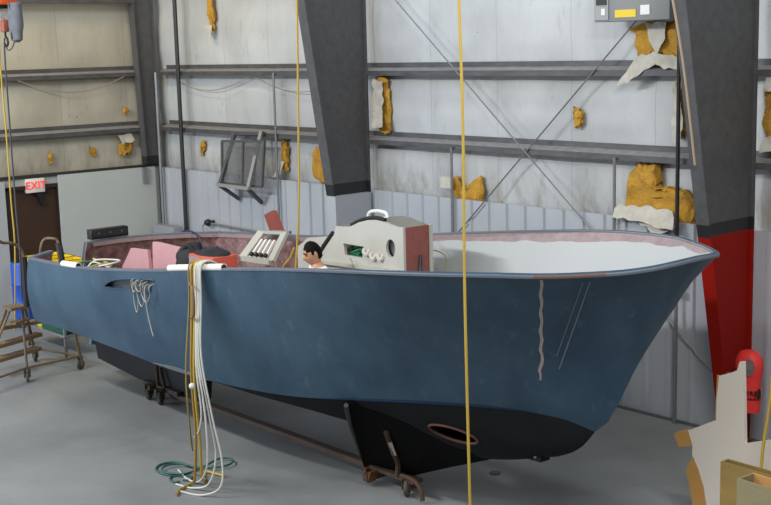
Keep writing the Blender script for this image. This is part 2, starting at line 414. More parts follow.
# white sheet leaning at the left wall, and grey sheet left of the door
bm = B(); box(bm, .02, .06, -1.93, -.12, 0, 2.25)
tag(obj('wall_panel', bm, mat('white_board', (188, 193, 190), .5, 0, (180, 186, 183), 1.2, .6), smooth_=False), 'large white board standing against the left wall right of the door', 'board')
bm = B(); box(bm, .02, .06, -4.2, -2.86, 0, 2.22)
tag(obj('wall_panel', bm, mat('grey_board', (172, 176, 178), .5), smooth_=False), 'grey board standing against the left wall left of the door', 'board')
bm = B(); box(bm, .03, .12, -.38, -.3, 1.98, 2.25)
tag(obj('junction_box', bm, GALV, smooth_=False), 'small grey metal box at the top edge of the white board', 'box')
bm = B(); box(bm, .32, 1.0, -.38, -.2, 0, 1.29, .01)
tag(obj('cabinet', bm, mat('grey_cabinet', (140, 144, 150), .5)), 'low grey metal cabinet in the corner below the black standpipe', 'cabinet')

# exit sign
t = thing('exit_sign', 'white exit sign with red letters above the brown door', 'sign', (.02, -2.33, 2.0))
bm = B(); box(bm, -.03, .05, -2.49, -2.17, 2.0, 2.23, .012); obj('housing', bm, mat('sign_housing', (226, 222, 214), .5), t)
em = mat('lit_red_letters', (235, 60, 50), .5); N, L, b = nodes_of(em); b.inputs['Emission Color'].default_value = lin((255, 50, 40)); b.inputs['Emission Strength'].default_value = .55
obj('letters', text_bm('EXIT', .175, .004, (.056, -2.33, 2.115), (0, 1, 0), (0, 0, 1)), em, t, smooth_=False)

# wall mounted rail with knob
t = thing('wall_rail', 'thin grey rail with a black end fitting on the ribbed wall', 'rail', (1.7, -.1, 1.38))
bm = B(); tube(bm, [(1.7, -.1, 1.4), (3.1, -.1, 1.38)], .016, 8); obj('rail_tube', bm, GALV, t)
bm = B(); ball(bm, (1.68, -.12, 1.41), .06); ball(bm, (1.6, -.1, 1.4), .045); lathe(bm, (1.68, -.12, 1.41), [(.03, -.12), (.03, 0)], (0, -1, 0)); obj('end_fitting', bm, BLACK, t)
bm = B(); tube(bm, spline([(1.6, -.1, 1.4), (1.5, -.12, 1.33), (1.52, -.12, 1.25)], 5), .012, 6); obj('hook', bm, GALV, t)

# ------------------------------------------------------------------ wire mesh rack on the wall
t = thing('wire_rack', 'grey wire mesh rack on angle brackets hung on the back wall', 'rack', (2.9, -.3, 2.0))
mesh_m = bpy.data.materials.new('wire_mesh'); mesh_m.use_nodes = True; N, L, b = nodes_of(mesh_m)
b.inputs['Base Color'].default_value = lin((108, 110, 112)); b.inputs['Roughness'].default_value = .5
tl, tr, bl, br = at(222, 141, 'y', -.2), at(264.5, 141, 'y', -.2), at(222.5, 183.5, 'y', -.3), at(262, 187, 'y', -.3)
bm = B()
for k in range(41):
    f = k/40; bar(bm, tl.lerp(tr, f), bl.lerp(br, f), .007)
for k in range(29):
    f = k/28; bar(bm, tl.lerp(bl, f), tr.lerp(br, f), .007)
obj('mesh_panel', bm, mesh_m, t, smooth_=False)
bm = B()
for a, c in ((tl, tr), (bl, br), (tl, bl), (tr, br), (tl.lerp(tr, .52), bl.lerp(br, .52))): bar(bm, a, c, .035)
obj('frame', bm, STEEL, t, smooth_=False)
LA = mat('light_angle_iron', (150, 151, 150), .5, .2)
for (p0, p1, p2, m_) in (((261, 131), (247.5, 188.5), (262, 203), LA), ((234, 133), (219, 185), (239, 199), STEEL)):
    a = at(*p0, 'y', -.07); c = at(*p1, 'y', -.42); e_ = at(*p2, 'y', -.06)
    bm = B(); bar(bm, a, c, .055, .02); bar(bm, a+Vector((.03, .01, 0)), c+Vector((.03, .01, 0)), .02, .05); obj('hanger', bm, m_, t, smooth_=False)
    bm = B(); bar(bm, c, e_, .05); obj('bracket', bm, STEEL, t, smooth_=False)
bm = B(); bar(bm, at(217, 184.5, 'y', -.42), at(249, 188.5, 'y', -.42), .05); obj('ledge', bm, LA, t, smooth_=False)
bm = B(); bar(bm, at(231, 133, 'y', -.06), at(264, 133.5, 'y', -.06), .05); obj('mounting_rail', bm, STEEL, t, smooth_=False)

# ------------------------------------------------------------------ grey electrical cabinet
t = thing('electrical_cabinet', 'grey metal electrical cabinet high on the wall left of the right column', 'cabinet', (10.5, -.2, 4.38))
bm = B(); box(bm, 10.05, 11.05, -.34, -.075, 4.4, 5.35, .008); obj('body', bm, mat('grey_enamel', (132, 135, 135), .45), t)
bm = B(); box(bm, 10.07, 10.25, -.352, -.341, 4.42, 5.33); obj('side_door', bm, mat('pale_enamel', (152, 154, 154), .45), t, smooth_=False)
bm = B(); box(bm, 10.09, 10.23, -.362, -.353, 4.58, 4.75); obj('switch_window', bm, BLACK, t, smooth_=False)
bm = B(); box(bm, 10.34, 10.62, -.348, -.341, 4.44, 4.52); obj('warning_label', bm, mat('yellow_label', (226, 196, 40), .5), t, smooth_=False, label='yellow warning label')
bm = B(); box(bm, 10.68, 10.8, -.348, -.341, 4.46, 4.56); obj('paper_label', bm, mat('white_paper', (226, 226, 222), .6), t, smooth_=False)
bm = B(); box(bm, 10.16, 10.21, -.358, -.353, 4.47, 4.54); obj('paper_label', bm, mat('white_paper', (226, 226, 222), .6), t, smooth_=False)
for xx in (10.2, 10.9):
    bm = B(); box(bm, xx-.03, xx+.03, -.076, -.06, 4.5, 5.2); obj('mounting_strut', bm, GALV, t, smooth_=False)

# ------------------------------------------------------------------ torn insulation
def patch(label, pts, axis=0, base=.085, dep=.06, flaps=(), seed=1):
    """pts (a, z) outline on the wall; a lump of glass wool with torn facing flaps as parts"""
    rnd = random.Random(seed); P = [Vector((p[0], p[1], 0)) for p in pts]; rim = spline(P, 5, True)
    rim = [Vector((p.x+rnd.uniform(-.03, .03), p.y+rnd.uniform(-.03, .03), 0)) for p in rim]
    c = sum(rim, Vector())/len(rim); bm = B(); R = []
    def V(a, z, y): return (a, y, z) if axis == 0 else (-y, a, z)
    rings = [(1, 0), (.93, .6), (.75, .9), (.5, 1), (.25, 1.05)]
    for f, h in rings:
        R.append([bm.verts.new(V(c.x+(p.x-c.x)*f+rnd.uniform(-.012, .012), c.y+(p.y-c.y)*f+rnd.uniform(-.012, .012), base-dep*h*(.8+.9*noise.noise(Vector((p.x*6*f+seed, p.y*6*f, f*3)))))) for p in rim])
    for A, C in zip(R, R[1:]):
        for i in range(len(A)): bm.faces.new((A[i], A[(i+1) % len(A)], C[(i+1) % len(A)], C[i]))
    bm.faces.new(R[-1]); bm.faces.new([bm.verts.new(V(p.x, p.y, base+.012)) for p in rim][::-1])
    o = tag(obj('torn_insulation', bm, GLASSWOOL), label, 'insulation', 'torn patches of wall insulation')
    for fl in flaps:
        b2 = B(); Q = [Vector((a, z, 0)) for a, z in fl[0]]; out = fl[1]; z1 = max(q.y for q in Q); z0 = min(q.y for q in Q)
        Q2 = []
        for q, q2 in zip(Q, Q[1:]+Q[:1]):
            m_ = max(1, int((q2-q).length/.07))
            for k in range(m_): Q2.append(q.lerp(q2, k/m_)+Vector((rnd.uniform(-.018, .018), rnd.uniform(-.018, .018), 0)))
        vs = [b2.verts.new(q) for q in Q2]; es = [b2.edges.new((vs[i], vs[(i+1) % len(vs)])) for i in range(len(vs))]
        b2.normal_update(); bmesh.ops.triangle_fill(b2, use_beauty=True, edges=es, normal=(0, 0, 1))
        bmesh.ops.subdivide_edges(b2, edges=b2.edges[:], cuts=2, use_grid_fill=True)
        for v in b2.verts:
            p = v.co.copy(); f_ = (z1-p.y)/(z1-z0)
            v.co = V(p.x, p.y, base-dep-.012-out*f_-.05*abs(noise.noise(Vector((p.x*7+seed, p.y*5, seed)))))
        bmesh.ops.solidify(b2, geom=b2.faces[:], thickness=.005)
        obj('facing_flap', b2, VFLAP, o)
    return o
patch('yellow torn insulation hole just left of the middle column foot', [(4.3, 2.62), (4.45, 2.78), (4.75, 2.86), (5.0, 2.8), (5.0, 2.2), (4.75, 2.2), (4.36, 2.28)], seed=2)
patch('large yellow torn insulation below the lower girt near the bow', [(10.2, 2.5), (10.25, 2.78), (10.4, 2.85), (10.62, 2.82), (10.66, 2.6), (10.8, 2.58), (11.05, 2.52), (11.12, 2.22), (10.2, 2.2)], dep=.1, seed=3,
      flaps=[([(10.1, 2.36), (10.4, 2.38), (10.9, 2.36), (11.0, 2.18), (10.6, 2.22), (10.16, 2.24)], .16), ([(10.45, 2.22), (10.7, 2.3), (10.98, 2.2), (10.75, 2.08)], .1)])
patch('orange torn insulation hanging below the grey electrical cabinet', [(10.3, 4.38), (10.28, 4.2), (10.32, 3.98), (10.6, 4.02), (10.95, 3.96), (11.1, 4.2), (11.1, 4.38)], dep=.07, seed=4,
      flaps=[([(10.48, 4.37), (10.76, 4.37), (10.73, 4.14), (10.66, 4.05), (10.58, 4.14)], .03), ([(10.36, 4.02), (10.66, 4.08), (10.62, 3.95), (10.44, 3.82), (10.16, 3.68), (10.26, 3.86)], .08), ([(10.6, 4.06), (11.08, 3.98), (11.02, 3.86), (10.64, 3.92)], .06)])
patch('small ragged yellow tear above the ribbed wall behind the front yellow hose', [(7.3, 2.42), (7.42, 2.5), (7.5, 2.36), (7.7, 2.36), (7.85, 2.52), (7.88, 2.22), (7.45, 2.2)], dep=.05, seed=5, flaps=[([(7.15, 2.5), (7.35, 2.52), (7.42, 2.36), (7.2, 2.36)], .04)])
patch('narrow yellow tear at the top of the back wall left of the middle column', [(1.7, 5.1), (1.78, 5.1), (1.84, 4.75), (1.8, 4.5), (1.68, 4.62)], dep=.05, seed=6, flaps=[([(1.64, 4.62), (1.84, 4.62), (1.88, 4.44), (1.8, 4.4)], .04)])
patch('crumpled torn facing right of the middle column between the girts', [(5.86, 3.78), (6.06, 3.78), (6.1, 3.4), (6.1, 3.08), (5.86, 3.08)], dep=.05, seed=7, flaps=[([(5.86, 3.76), (6.06, 3.72), (6.08, 3.4), (6.1, 3.12), (5.9, 3.1), (5.84, 3.4)], .08)])
patch('yellow torn insulation at the right edge beyond the red footed column', [(11.97, 3.74), (12.4, 3.78), (12.5, 3.1), (11.97, 3.1)], dep=.06, seed=8, flaps=[([(11.98, 3.18), (12.5, 3.36), (12.5, 3.05), (11.98, 3.05)], .06), ([(11.98, 3.84), (12.4, 3.86), (12.4, 3.7), (11.98, 3.66)], .03)])
patch('small brown tear in the white wall between the two brace rods', [(9.4, 3.42), (9.5, 3.42), (9.52, 3.24), (9.42, 3.22)], dep=.03, seed=9)
patch('yellow tear beside the corner column on the left wall', [(-.72, 2.68), (-.5, 2.74), (-.45, 2.6), (-.55, 2.48), (-.7, 2.5)], axis=1, dep=.05, seed=10, flaps=[([(-.74, 2.82), (-.5, 2.84), (-.46, 2.72), (-.7, 2.68)], .03)])
patch('ragged yellow tear right of the wire mesh rack', [(3.55, 2.8), (3.66, 2.82), (3.72, 2.6), (3.7, 2.36), (3.56, 2.4)], dep=.05, seed=11, flaps=[([(3.5, 2.5), (3.68, 2.5), (3.6, 2.26), (3.46, 2.28)], .05)])
patch('hanging torn facing strip beside the pipe left of the red footed column', [(10.84, 3.95), (10.98, 3.98), (10.98, 3.3), (10.9, 3.12), (10.84, 3.3)], dep=.05, seed=12, flaps=[([(10.84, 3.7), (10.96, 3.72), (10.98, 3.12), (10.86, 3.1)], .04)])

def small_tear(label, pts, ax_, seed):
    w = [at(x, y, 'y' if ax_ == 0 else 'x', .1 if ax_ == 0 else -.1) for x, y in pts]
    patch(label, [((p.x if ax_ == 0 else p.y), p.z) for p in w], axis=ax_, dep=.03, seed=seed)
small_tear('narrow yellow tear on the back wall just right of the black standpipe', [(203, 142), (206, 142), (205.5, 150), (203, 157), (202, 150)], 0, 21)
small_tear('small ragged tear on the left wall above the middle of the white board', [(90, 147), (93, 148), (95, 155), (92.5, 157), (90.5, 152)], 1, 22)
small_tear('long thin tear on the left wall above the left edge of the white board', [(49, 153), (51, 152), (51.5, 160), (50, 164), (48.5, 158)], 1, 23)
small_tear('small tear between the girts of the left wall near the corner column', [(123, 108), (126.5, 109), (127, 113), (124, 114)], 1, 24)

# ------------------------------------------------------------------ boat
Y0 = -3.6
def tab(T):
    T = np.array(T, float)
    # smooth interpolation (catmull-rom slopes)
    x = T[:, 0]; y = T[:, 1:]; m = np.gradient(y, x, axis=0)
    def f(q):
        q = min(max(q, x[0]), x[-1]); i = min(int(np.searchsorted(x, q, side='right'))-1, len(x)-2); h = x[i+1]-x[i]; t = (q-x[i])/h
        return (2*t**3-3*t*t+1)*y[i]+(t**3-2*t*t+t)*h*m[i]+(-2*t**3+3*t*t)*y[i+1]+(t**3-t*t)*h*m[i+1]
    return f
SHEER = tab([(5.35, 1.34, 1.855), (6.0, 1.42, 1.89), (6.8, 1.475, 1.935), (7.6, 1.485, 2.005), (8.4, 1.47, 2.09), (9.2, 1.43, 2.188), (10, 1.42, 2.285), (10.8, 1.43, 2.375), (11.6, 1.42, 2.452), (12.0, 1.38, 2.483), (12.4, 1.28, 2.508), (12.8, 1.14, 2.53), (13.13, .94, 2.535), (13.39, .73, 2.55), (13.57, .54, 2.565), (13.68, .37, 2.585), (13.76, .2, 2.61), (13.80, .0, 2.625)])
CHINE = tab([(5.0, 1.16, 1.02), (6, 1.22, 1.06), (7.2, 1.25, 1.055), (8.4, 1.2, 1.01), (9.2, 1.1, 1.0), (10, .98, 1.03), (10.8, .82, 1.12), (11.6, .6, 1.20), (12.0, .45, 1.225), (12.4, .27, 1.22), (12.65, .12, 1.17), (12.8, .0, 1.09)])
KEELZ = tab([(4.95, .62), (6, .56), (8, .55), (9.5, .55), (11, .55), (11.5, .56), (11.9, .64), (12.2, .73), (12.43, .80), (12.69, .96), (12.8, 1.09)])
STEM = tab([(1.09, 12.8), (1.13, 12.86), (1.367, 13.03), (1.695, 13.208), (2.0, 13.385), (2.21, 13.51), (2.37, 13.59), (2.485, 13.68), (2.56, 13.745), (2.625, 13.80)])
def topside(g, s, side):
    """outer surface of the hull side; g 0 stern .. 1 bow, s 0 rail .. 1 chine"""
    xs = 5.35+8.45*g; xc = 5.0+7.8*g
    bs, zs = SHEER(xs); bc, zc = CHINE(xc)
    x = xs+(xc-xs)*s; b = bs+(bc-bs)*s; z = zs+(zc-zs)*s
    A = np.interp(g, [0, .45, .75, 1], [.05, .05, -.03, -.09])
    b += A*math.sin(PI*s)*min(1, bs/.7)
    x += (float(STEM(2.625+(1.09-2.625)*s)[0])-(13.80+(12.8-13.80)*s))*g**8
    return Vector((x, Y0+side*max(b, 0), z))
G = [1-(1-k/46)**1.7 for k in range(47)]
NS = 14; NT = 28
def transom(f, s):
    """f -1 near corner .. 1 far corner"""
    c = topside(0, s, 1); b = c.y-Y0
    return Vector((c.x-.5*(1-f*f), Y0+f*b, c.z+.02*(1-f*f)))
def loop(s):
    L_ = [topside(g, s, -1) for g in reversed(G)]            # bow -> near stern corner
    L_ += [transom(-1+2*k/NT, s) for k in range(1, NT)]
    L_ += [topside(g, s, 1) for g in G[:-1]]                  # far corner -> bow
    return L_
NL = len(loop(0)); I0 = len(G)-1
def inward(L_):
    n = len(L_); out = []
    for i in range(n):
        d = L_[(i+1) % n]-L_[(i-1) % n]; d.z = 0
        d = d.normalized(); out.append(Vector((d.y, -d.x, 0)) if True else None)
    # make sure normals point inwards
    if out[NL//4].y*(Y0-L_[NL//4].y) < 0: out = [-v for v in out]
    return out
rows = [loop(s/NS) for s in range(NS+1)]
nin = inward(rows[0])
def door(i):   # faces of the transom left open for the transom door
    k = i-I0
    return 4 <= k < 10
def shell(off, s0, s1, cut_rows):
    bm = B(); V = []
    for s in range(s0, s1+1):
        r = []
        for i, p in enumerate(rows[s]):
            q = p+nin[i]*off if off else p.copy()
            if off:
                b = p.y-Y0
                if (q.y-Y0)*b < 0 or abs(q.y-Y0) < .004: q.y = Y0+(.004 if b >= 0 else -.004)
            r.append(bm.verts.new(q))
        V.append(r)
    for s in range(len(V)-1):
        for i in range(NL):
            if s+s0 < cut_rows and door(i): continue
            j = (i+1) % NL; bm.faces.new((V[s][i], V[s][j], V[s+1][j], V[s+1][i]))
    bmesh.ops.remove_doubles(bm, verts=bm.verts, dist=.0008)
    return bm
def solid(bm, th):
    bmesh.ops.recalc_face_normals(bm, faces=bm.faces)
    # orient: outward for hull
    f = max(bm.faces, key=lambda f: f.calc_center_median().x)
    if f.normal.x < 0: bmesh.ops.reverse_faces(bm, faces=bm.faces)
    bmesh.ops.solidify(bm, geom=bm.faces[:], thickness=th)
    return bm
boat = thing('boat', 'large open boat with slate blue hull and black bottom standing on dollies', 'boat', (9, Y0, 0))
HULL = hull_mat()
hull = obj('hull_side', solid(shell(0, 0, NS, 9), .03), HULL, boat, ang=35)
lin_o = obj('interior_liner', solid(shell(.034, 0, NS-1, 9), .02), liner_mat(), boat, ang=50)

# bottom
bm = B(); NB = 9; sec = []
for g in G:
    xc = 5.0+7.8*g; bc, zc = CHINE(xc); xk = 4.95+7.85*g; zk = float(KEELZ(xk)[0]); row = []
    for j in range(-NB, NB+1):
        t_ = abs(j)/NB; b = bc*t_
        z = zk+(zc-zk)*(t_**1.25 if g > .5 else t_)
        bulge = .12*math.sin(PI*min(1, t_))*np.interp(g, [0, .6, .9, 1], [0, .1, .6, .2])*min(1, bc/.3)
        z -= bulge
        row.append(bm.verts.new((xk+(xc-xk)*t_, Y0+(b if j >= 0 else -b), z)))
    sec.append(row)
for A, C in zip(sec, sec[1:]):
    for j in range(2*NB): bm.faces.new((A[j], A[j+1], C[j+1], C[j]))
arc = [bm.verts.new(transom(-1+2*k/(2*NB), 1)) for k in range(2*NB+1)]
for j in range(2*NB): bm.faces.new((arc[j], arc[j+1], sec[0][j+1], sec[0][j]))
bmesh.ops.remove_doubles(bm, verts=bm.verts, dist=.001)
bmesh.ops.recalc_face_normals(bm, faces=bm.faces)
if min(bm.faces, key=lambda f: f.calc_center_median().z).normal.z > 0: bmesh.ops.reverse_faces(bm, faces=bm.faces)
bmesh.ops.solidify(bm, geom=bm.faces[:], thickness=.03)
bottom = obj('hull_bottom', bm, ANTIFOUL, boat, ang=40)

# rail cap round the sheer
def sweep(i0, i1, prof, closed=False, s=0):
    bm = B(); R = []; idx = [k % NL for k in range(i0, i1+1)]
    for i in idx:
        p = rows[0][i]; n_ = nin[i]
        R.append([bm.verts.new(p+n_*a+Vector((0, 0, h))) for a, h in prof])
    m_ = len(prof)
    for A, C in zip(R, R[1:]):
        for k in range(m_): bm.faces.new((A[k], A[(k+1) % m_], C[(k+1) % m_], C[k]))
    bm.faces.new(R[0]); bm.faces.new(R[-1][::-1])
    return bm
RAILP = [(-.004, -.016), (-.006, .0), (.0, .008), (.055, .008), (.062, .0), (.062, -.03), (.058, -.03), (.057, .0), (.0, .0), (-.001, -.016)]
obj('rail_cap', sweep(I0+10, I0+4+NL, RAILP), mat('grey_blue_rail', (78, 94, 110), .5, 0, (108, 110, 116), 5, .7), boat, ang=30)
# far part carries a raw bonding strip
obj('bonding_strip', sweep(I0+11, NL-3, [(.05, -.012), (.066, -.012), (.066, -.06), (.05, -.06)]), mat('raw_resin_strip', (168, 146, 146), .6, 0, (138, 118, 118), 12, .6), boat, ang=30)
# sole (inside floor)
bm = B(); r_ = rows[NS-2]
ring = []
for i, p in enumerate(r_):
    q = p+nin[i]*.09
    if q.x < 10.4: ring.append((q.x, q.y))
tp = [bm.verts.new((x, y, 1.17)) for x, y in ring]; bt = [bm.verts.new((x, y, 1.14)) for x, y in ring]
bm.faces.new(tp); bm.faces.new(bt[::-1])
for i in range(len(tp)): bm.faces.new((tp[i], tp[(i+1) % len(tp)], bt[(i+1) % len(tp)], bt[i]))
obj('sole', bm, mat('raw_deck', (150, 130, 118), .7, 0, (120, 100, 92), 5, .6), boat, smooth_=False)

# keel skeg aft and fin forward
def fin(outline, th0, th1, name, m):
    """outline in (x, z); thickness th0 at top, th1 at bottom"""
    bm = B(); zs = [p[1] for p in outline]; za, zb_ = max(zs), min(zs); A = []; C = []
    for x, z in outline:
        h = (th1+(th0-th1)*(z-zb_)/(za-zb_))/2
        A.append(bm.verts.new((x, Y0-h, z))); C.append(bm.verts.new((x, Y0+h, z)))
    bm.faces.new(A); bm.faces.new(C[::-1])
    for i in range(len(A)): bm.faces.new((A[i], A[(i+1) % len(A)], C[(i+1) % len(A)], C[i]))
    return obj(name, bm, m, boat, smooth_=False)
fin([(4.42, .68), (4.36, .42), (4.40, .24), (5.5, .15), (6.95, .15), (7.0, .2), (7.05, .60), (6.0, .66), (5.0, .74)], .12, .08, 'aft_skeg', mat('black_skeg_paint', (20, 21, 23), .6))
bm = B(); bar(bm, (4.37, Y0-.06, .70), (4.31, Y0-.06, .42), .07, .05); obj('shoe_tip', bm, mat('pale_blue_primer', (96, 124, 148), .5), boat, smooth_=False, label='pale blue end of the skeg')
# thruster tunnel: cut through the bottom, lined and with a rusty rim
TX, TZ, RA, RB, TILT = 11.56, .885, .215, .08, -.13
def tun(k, y, f=1.):
    a = 2*PI*k/28; u, w_ = RA*f*math.cos(a), RB*f*math.sin(a)
    return Vector((TX+u*math.cos(TILT)-w_*math.sin(TILT), y, TZ+u*math.sin(TILT)+w_*math.cos(TILT)))
c_ = B(); A = [c_.verts.new(tun(k, Y0-1.4)) for k in range(28)]; C = [c_.verts.new(tun(k, Y0+1.4)) for k in range(28)]
c_.faces.new(A); c_.faces.new(C[::-1])
for k in range(28): c_.faces.new((A[k], A[(k+1) % 28], C[(k+1) % 28], C[k]))
bpy.context.view_layer.update()
boolean_cut(bottom, c_)
ringp = {}
for v in bottom.data.vertices:
    w = v.co+wloc(bottom)
    if w.y > Y0: continue
    for k in range(28):
        q = tun(k, w.y)
        if (q-w).length < .002 and (k not in ringp or w.y < ringp[k].y): ringp[k] = w
ringp = [ringp[k] for k in sorted(ringp)]
if len(ringp) > 8:
    bm = B(); tube(bm, ringp, .014, 6, True)
    rim = obj('thruster_tunnel', bm, mat('copper_brown_rim', (96, 54, 40), .7, 0, (72, 42, 34), 14, .6), boat, label='copper brown rim of the bow thruster tunnel')
    bm = B(); n_ = len(ringp)
    A = [bm.verts.new(p) for p in ringp]; C = [bm.verts.new((p.x, Y0+.02, p.z)) for p in ringp]
    for i in range(n_): bm.faces.new((A[i], A[(i+1) % n_], C[(i+1) % n_], C[i]))
    bm.faces.new(C)
    obj('tunnel_lining', bm, BLACK, rim)

# forward keel fin: a wedge faired into the bottom
from mathutils.bvhtree import BVHTree
tb = BVHTree.FromPolygons([v.co+wloc(bottom) for v in bottom.data.vertices], [tuple(p.vertices) for p in bottom.data.polygons])
def on_bottom(px, py, lift=.012):
    d = (fw+rt*((px-385.5)/FPX)-up*((py-252.5)/FPX)).normalized(); h = tb.ray_cast(CAM, d)
    return h[0]-d*lift if h[0] is not None else None
crease = [q for q in (on_bottom(*p) for p in ((362, 407), (385, 415), (405, 423), (430, 436), (452, 446.5), (470, 452))) if q is not None]
P1 = at(345.5, 402.5, 'y', -4.5); P2 = Vector((9.93, Y0-.06, .08)); P3 = Vector((10.66, Y0-.05, .2)); P3b = Vector((11.15, Y0-.05, .4)); P4 = Vector((11.62, Y0-.04, .58))
near = [P1]+crease+[P4, P3b, P3, P2]
bm = B(); mir = lambda p: Vector((p.x, 2*Y0-p.y, p.z))
A = [bm.verts.new(p) for p in near]; C = [bm.verts.new(mir(p)) for p in near]; n_ = len(near); nc = len(crease)
iP4, iP3b, iP3, iP2 = nc+1, nc+2, nc+3, nc+4
for S, fl_ in ((A, False), (C, True)):
    tri = []
    for k in range(0, nc): tri.append((k, k+1, iP2 if k < 2 else (iP3 if k < 4 else iP3b)))
    tri += [(2, iP3, iP2), (4, iP3b, iP3), (nc, iP4, iP3b)]
    for q in tri: bm.faces.new([S[x] for x in (q[::-1] if fl_ else q)])
for k in range(n_): bm.faces.new((A[k], A[(k+1) % n_], C[(k+1) % n_], C[k]))
FINM = mat('black_fin_paint', (12, 12, 13), .85, spec=.1)
fin_o = obj('keel_fin', bm, FINM, boat, smooth_=False)
bm = B(); tube(bm, [P1+Vector((.02, -.01, -.02)), P1.lerp(P2, .3)+Vector((0, -.02, 0)), P2+Vector((0, -.01, .04))], [.022, .02, .01], 8); obj('fin_edge', bm, mat('painted_edge_light', (46, 49, 52), .6), fin_o, label='grey light line painted along the edge of the keel fin')  # lighter grey tube paints the glancing light on the rounded fin edge

# vent recess in the near side (cut out of the side, with a dark pan behind)
def side_gs(px, py):
    """hull side coordinates of the mark seen at (px, py) on the near side"""
    d = (fw+rt*((px-385.5)/FPX)-up*((py-252.5)/FPX)).normalized(); best = None
    for gi in range(0, 241):
        g = gi/240
        for si in range(0, 61):
            p = topside(g, si/60, -1)-CAM; e = (p-d*p.dot(d)).length
            if best is None or e < best[0]: best = (e, g, si/60)
    e, g, s = best; st = 1/240
    for _ in range(7):
        for dg in (-1, 0, 1):
            for ds in (-1, 0, 1):
                g2, s2 = min(max(g+dg*st, 0), 1), min(max(s+ds*st*3, 0), 1); p = topside(g2, s2, -1)-CAM; e2 = (p-d*p.dot(d)).length
                if e2 < e: e, g, s = e2, g2, s2
        st /= 2
    return g, s
def outn(g, s):
    a = topside(min(g+.004, 1), s, -1)-topside(max(g-.004, 0), s, -1); b = topside(g, min(s+.02, 1), -1)-topside(g, max(s-.02, 0), -1)
    n_ = a.cross(b).normalized(); return n_ if n_.y < 0 else -n_
VENT = [(105, 286), (109, 282), (115, 280), (124, 279), (138, 279), (152, 280), (153.5, 282), (151, 285), (150, 292), (140, 293), (131, 291), (122, 289), (110, 288)]
vg = [side_gs(*p) for p in VENT]; vp = [topside(g, s, -1) for g, s in vg]; vn = outn(*vg[4])
c_ = B(); A = [c_.verts.new(p+vn*.12) for p in vp]; C = [c_.verts.new(p-vn*.15) for p in vp]
c_.faces.new(A); c_.faces.new(C[::-1])
for i in range(len(A)): c_.faces.new((A[i], A[(i+1) % len(A)], C[(i+1) % len(A)], C[i]))
c2 = c_.copy()
boolean_cut(hull, c_); boolean_cut(lin_o, c2)
for o_ in (hull, lin_o):
    for p in o_.data.polygons: p.use_smooth = True
    o_.data.set_sharp_from_angle(angle=math.radians(35))
for p in bottom.data.polygons: p.use_smooth = True
bottom.data.set_sharp_from_angle(angle=math.radians(40))
bm = B(); A = [bm.verts.new(p-vn*.028) for p in vp]; C = [bm.verts.new(p-vn*.05) for p in vp]; bm.faces.new(C)
for i in range(len(A)): bm.faces.new((A[i], A[(i+1) % len(A)], C[(i+1) % len(A)], C[i]))
vent = obj('vent_recess', bm, mat('dark_vent_inside', (84, 98, 112), .3, 0, (34, 40, 46), 6, .7), boat, smooth_=False, label='dark curved vent opening')
bm = B(); tube(bm, spline([p+vn*.003 for p in vp], 3, True), .008, 5, True); obj('vent_lip', bm, HULL, vent)
v0 = vp[5].lerp(vp[8], .4); wv = B()
for k, (dx, len_, sw) in enumerate(((-.34, .34, .1), (-.24, .26, .16), (-.14, .2, .2), (-.3, .12, .08), (-.2, .1, .12))):
    a = v0+Vector((dx, .05, .02)); o_ = Vector((0, -.06-.012*k, 0))
    tube(wv, spline([a, a+o_+Vector((0, .0, 0)), a+o_+Vector((-.01, -.0, -len_*.6)), a+o_+Vector((sw*.4, -.0, -len_)), a+o_+Vector((sw*.8, -.0, -len_*.6)), a+o_+Vector((sw, -.02, -.02)), a+Vector((sw, .08, .02))], 6), .0048, 5)
a = v0+Vector((-.03, .03, 0)); tube(wv, spline([a, a+Vector((0, -.09, -.03)), a+Vector((.03, -.085, -.3)), a+Vector((.1, -.08, -.5))], 6), .005, 5)
obj('loose_wires', wv, mat('grey_white_wire', (176, 172, 160), .5), vent)

# marks on the bow: torn tape strip, scraped line, bare patch on the rail
def strip(pxs, wid, name, m, label=None, out=.004, seed=3):
    rnd = random.Random(seed); bm = B(); prev = None
    for px, py, w in pxs:
        g, s = side_gs(px, py); p = topside(g, s, -1); n_ = outn(g, s); t_ = (topside(min(1, g+.01), s, -1)-p).normalized()
        w2 = wid*w*rnd.uniform(.8, 1.2); cur = [bm.verts.new(p-t_*w2+n_*out), bm.verts.new(p+t_*w2+n_*out), bm.verts.new(p+t_*w2+n_*.0005), bm.verts.new(p-t_*w2+n_*.0005)]
        if prev:
            for i in range(4): bm.faces.new((prev[i], prev[(i+1) % 4], cur[(i+1) % 4], cur[i]))
        else: bm.faces.new(cur)
        prev = cur
    bm.faces.new(prev[::-1])
    return obj(name, bm, m, boat, smooth_=False, label=label)
TAPE = mat('old_masking_tape', (176, 160, 158), .7)
strip([(541.2+.8*math.sin(k*1.7)+(1.2 if k > 14 else 0)*(-1 if k > 17 else .5), 280+5.0*k, .6 if k > 18 else 1) for k in range(21)], .012, 'tape_strip', TAPE, 'pale torn tape line down the bow')
strip([(590-2.2*k, 282+6.2*k, 1) for k in range(15)], .004, 'chalk_line', mat('pale_scratch', (120, 134, 144), .8), 'faint scraped line slanting down the bow')
strip([(583-2.2*k, 282+6.2*k, 1) for k in range(13)], .0025, 'chalk_line', mat('pale_scratch', (120, 134, 144), .8), 'faint scraped line slanting down the bow')
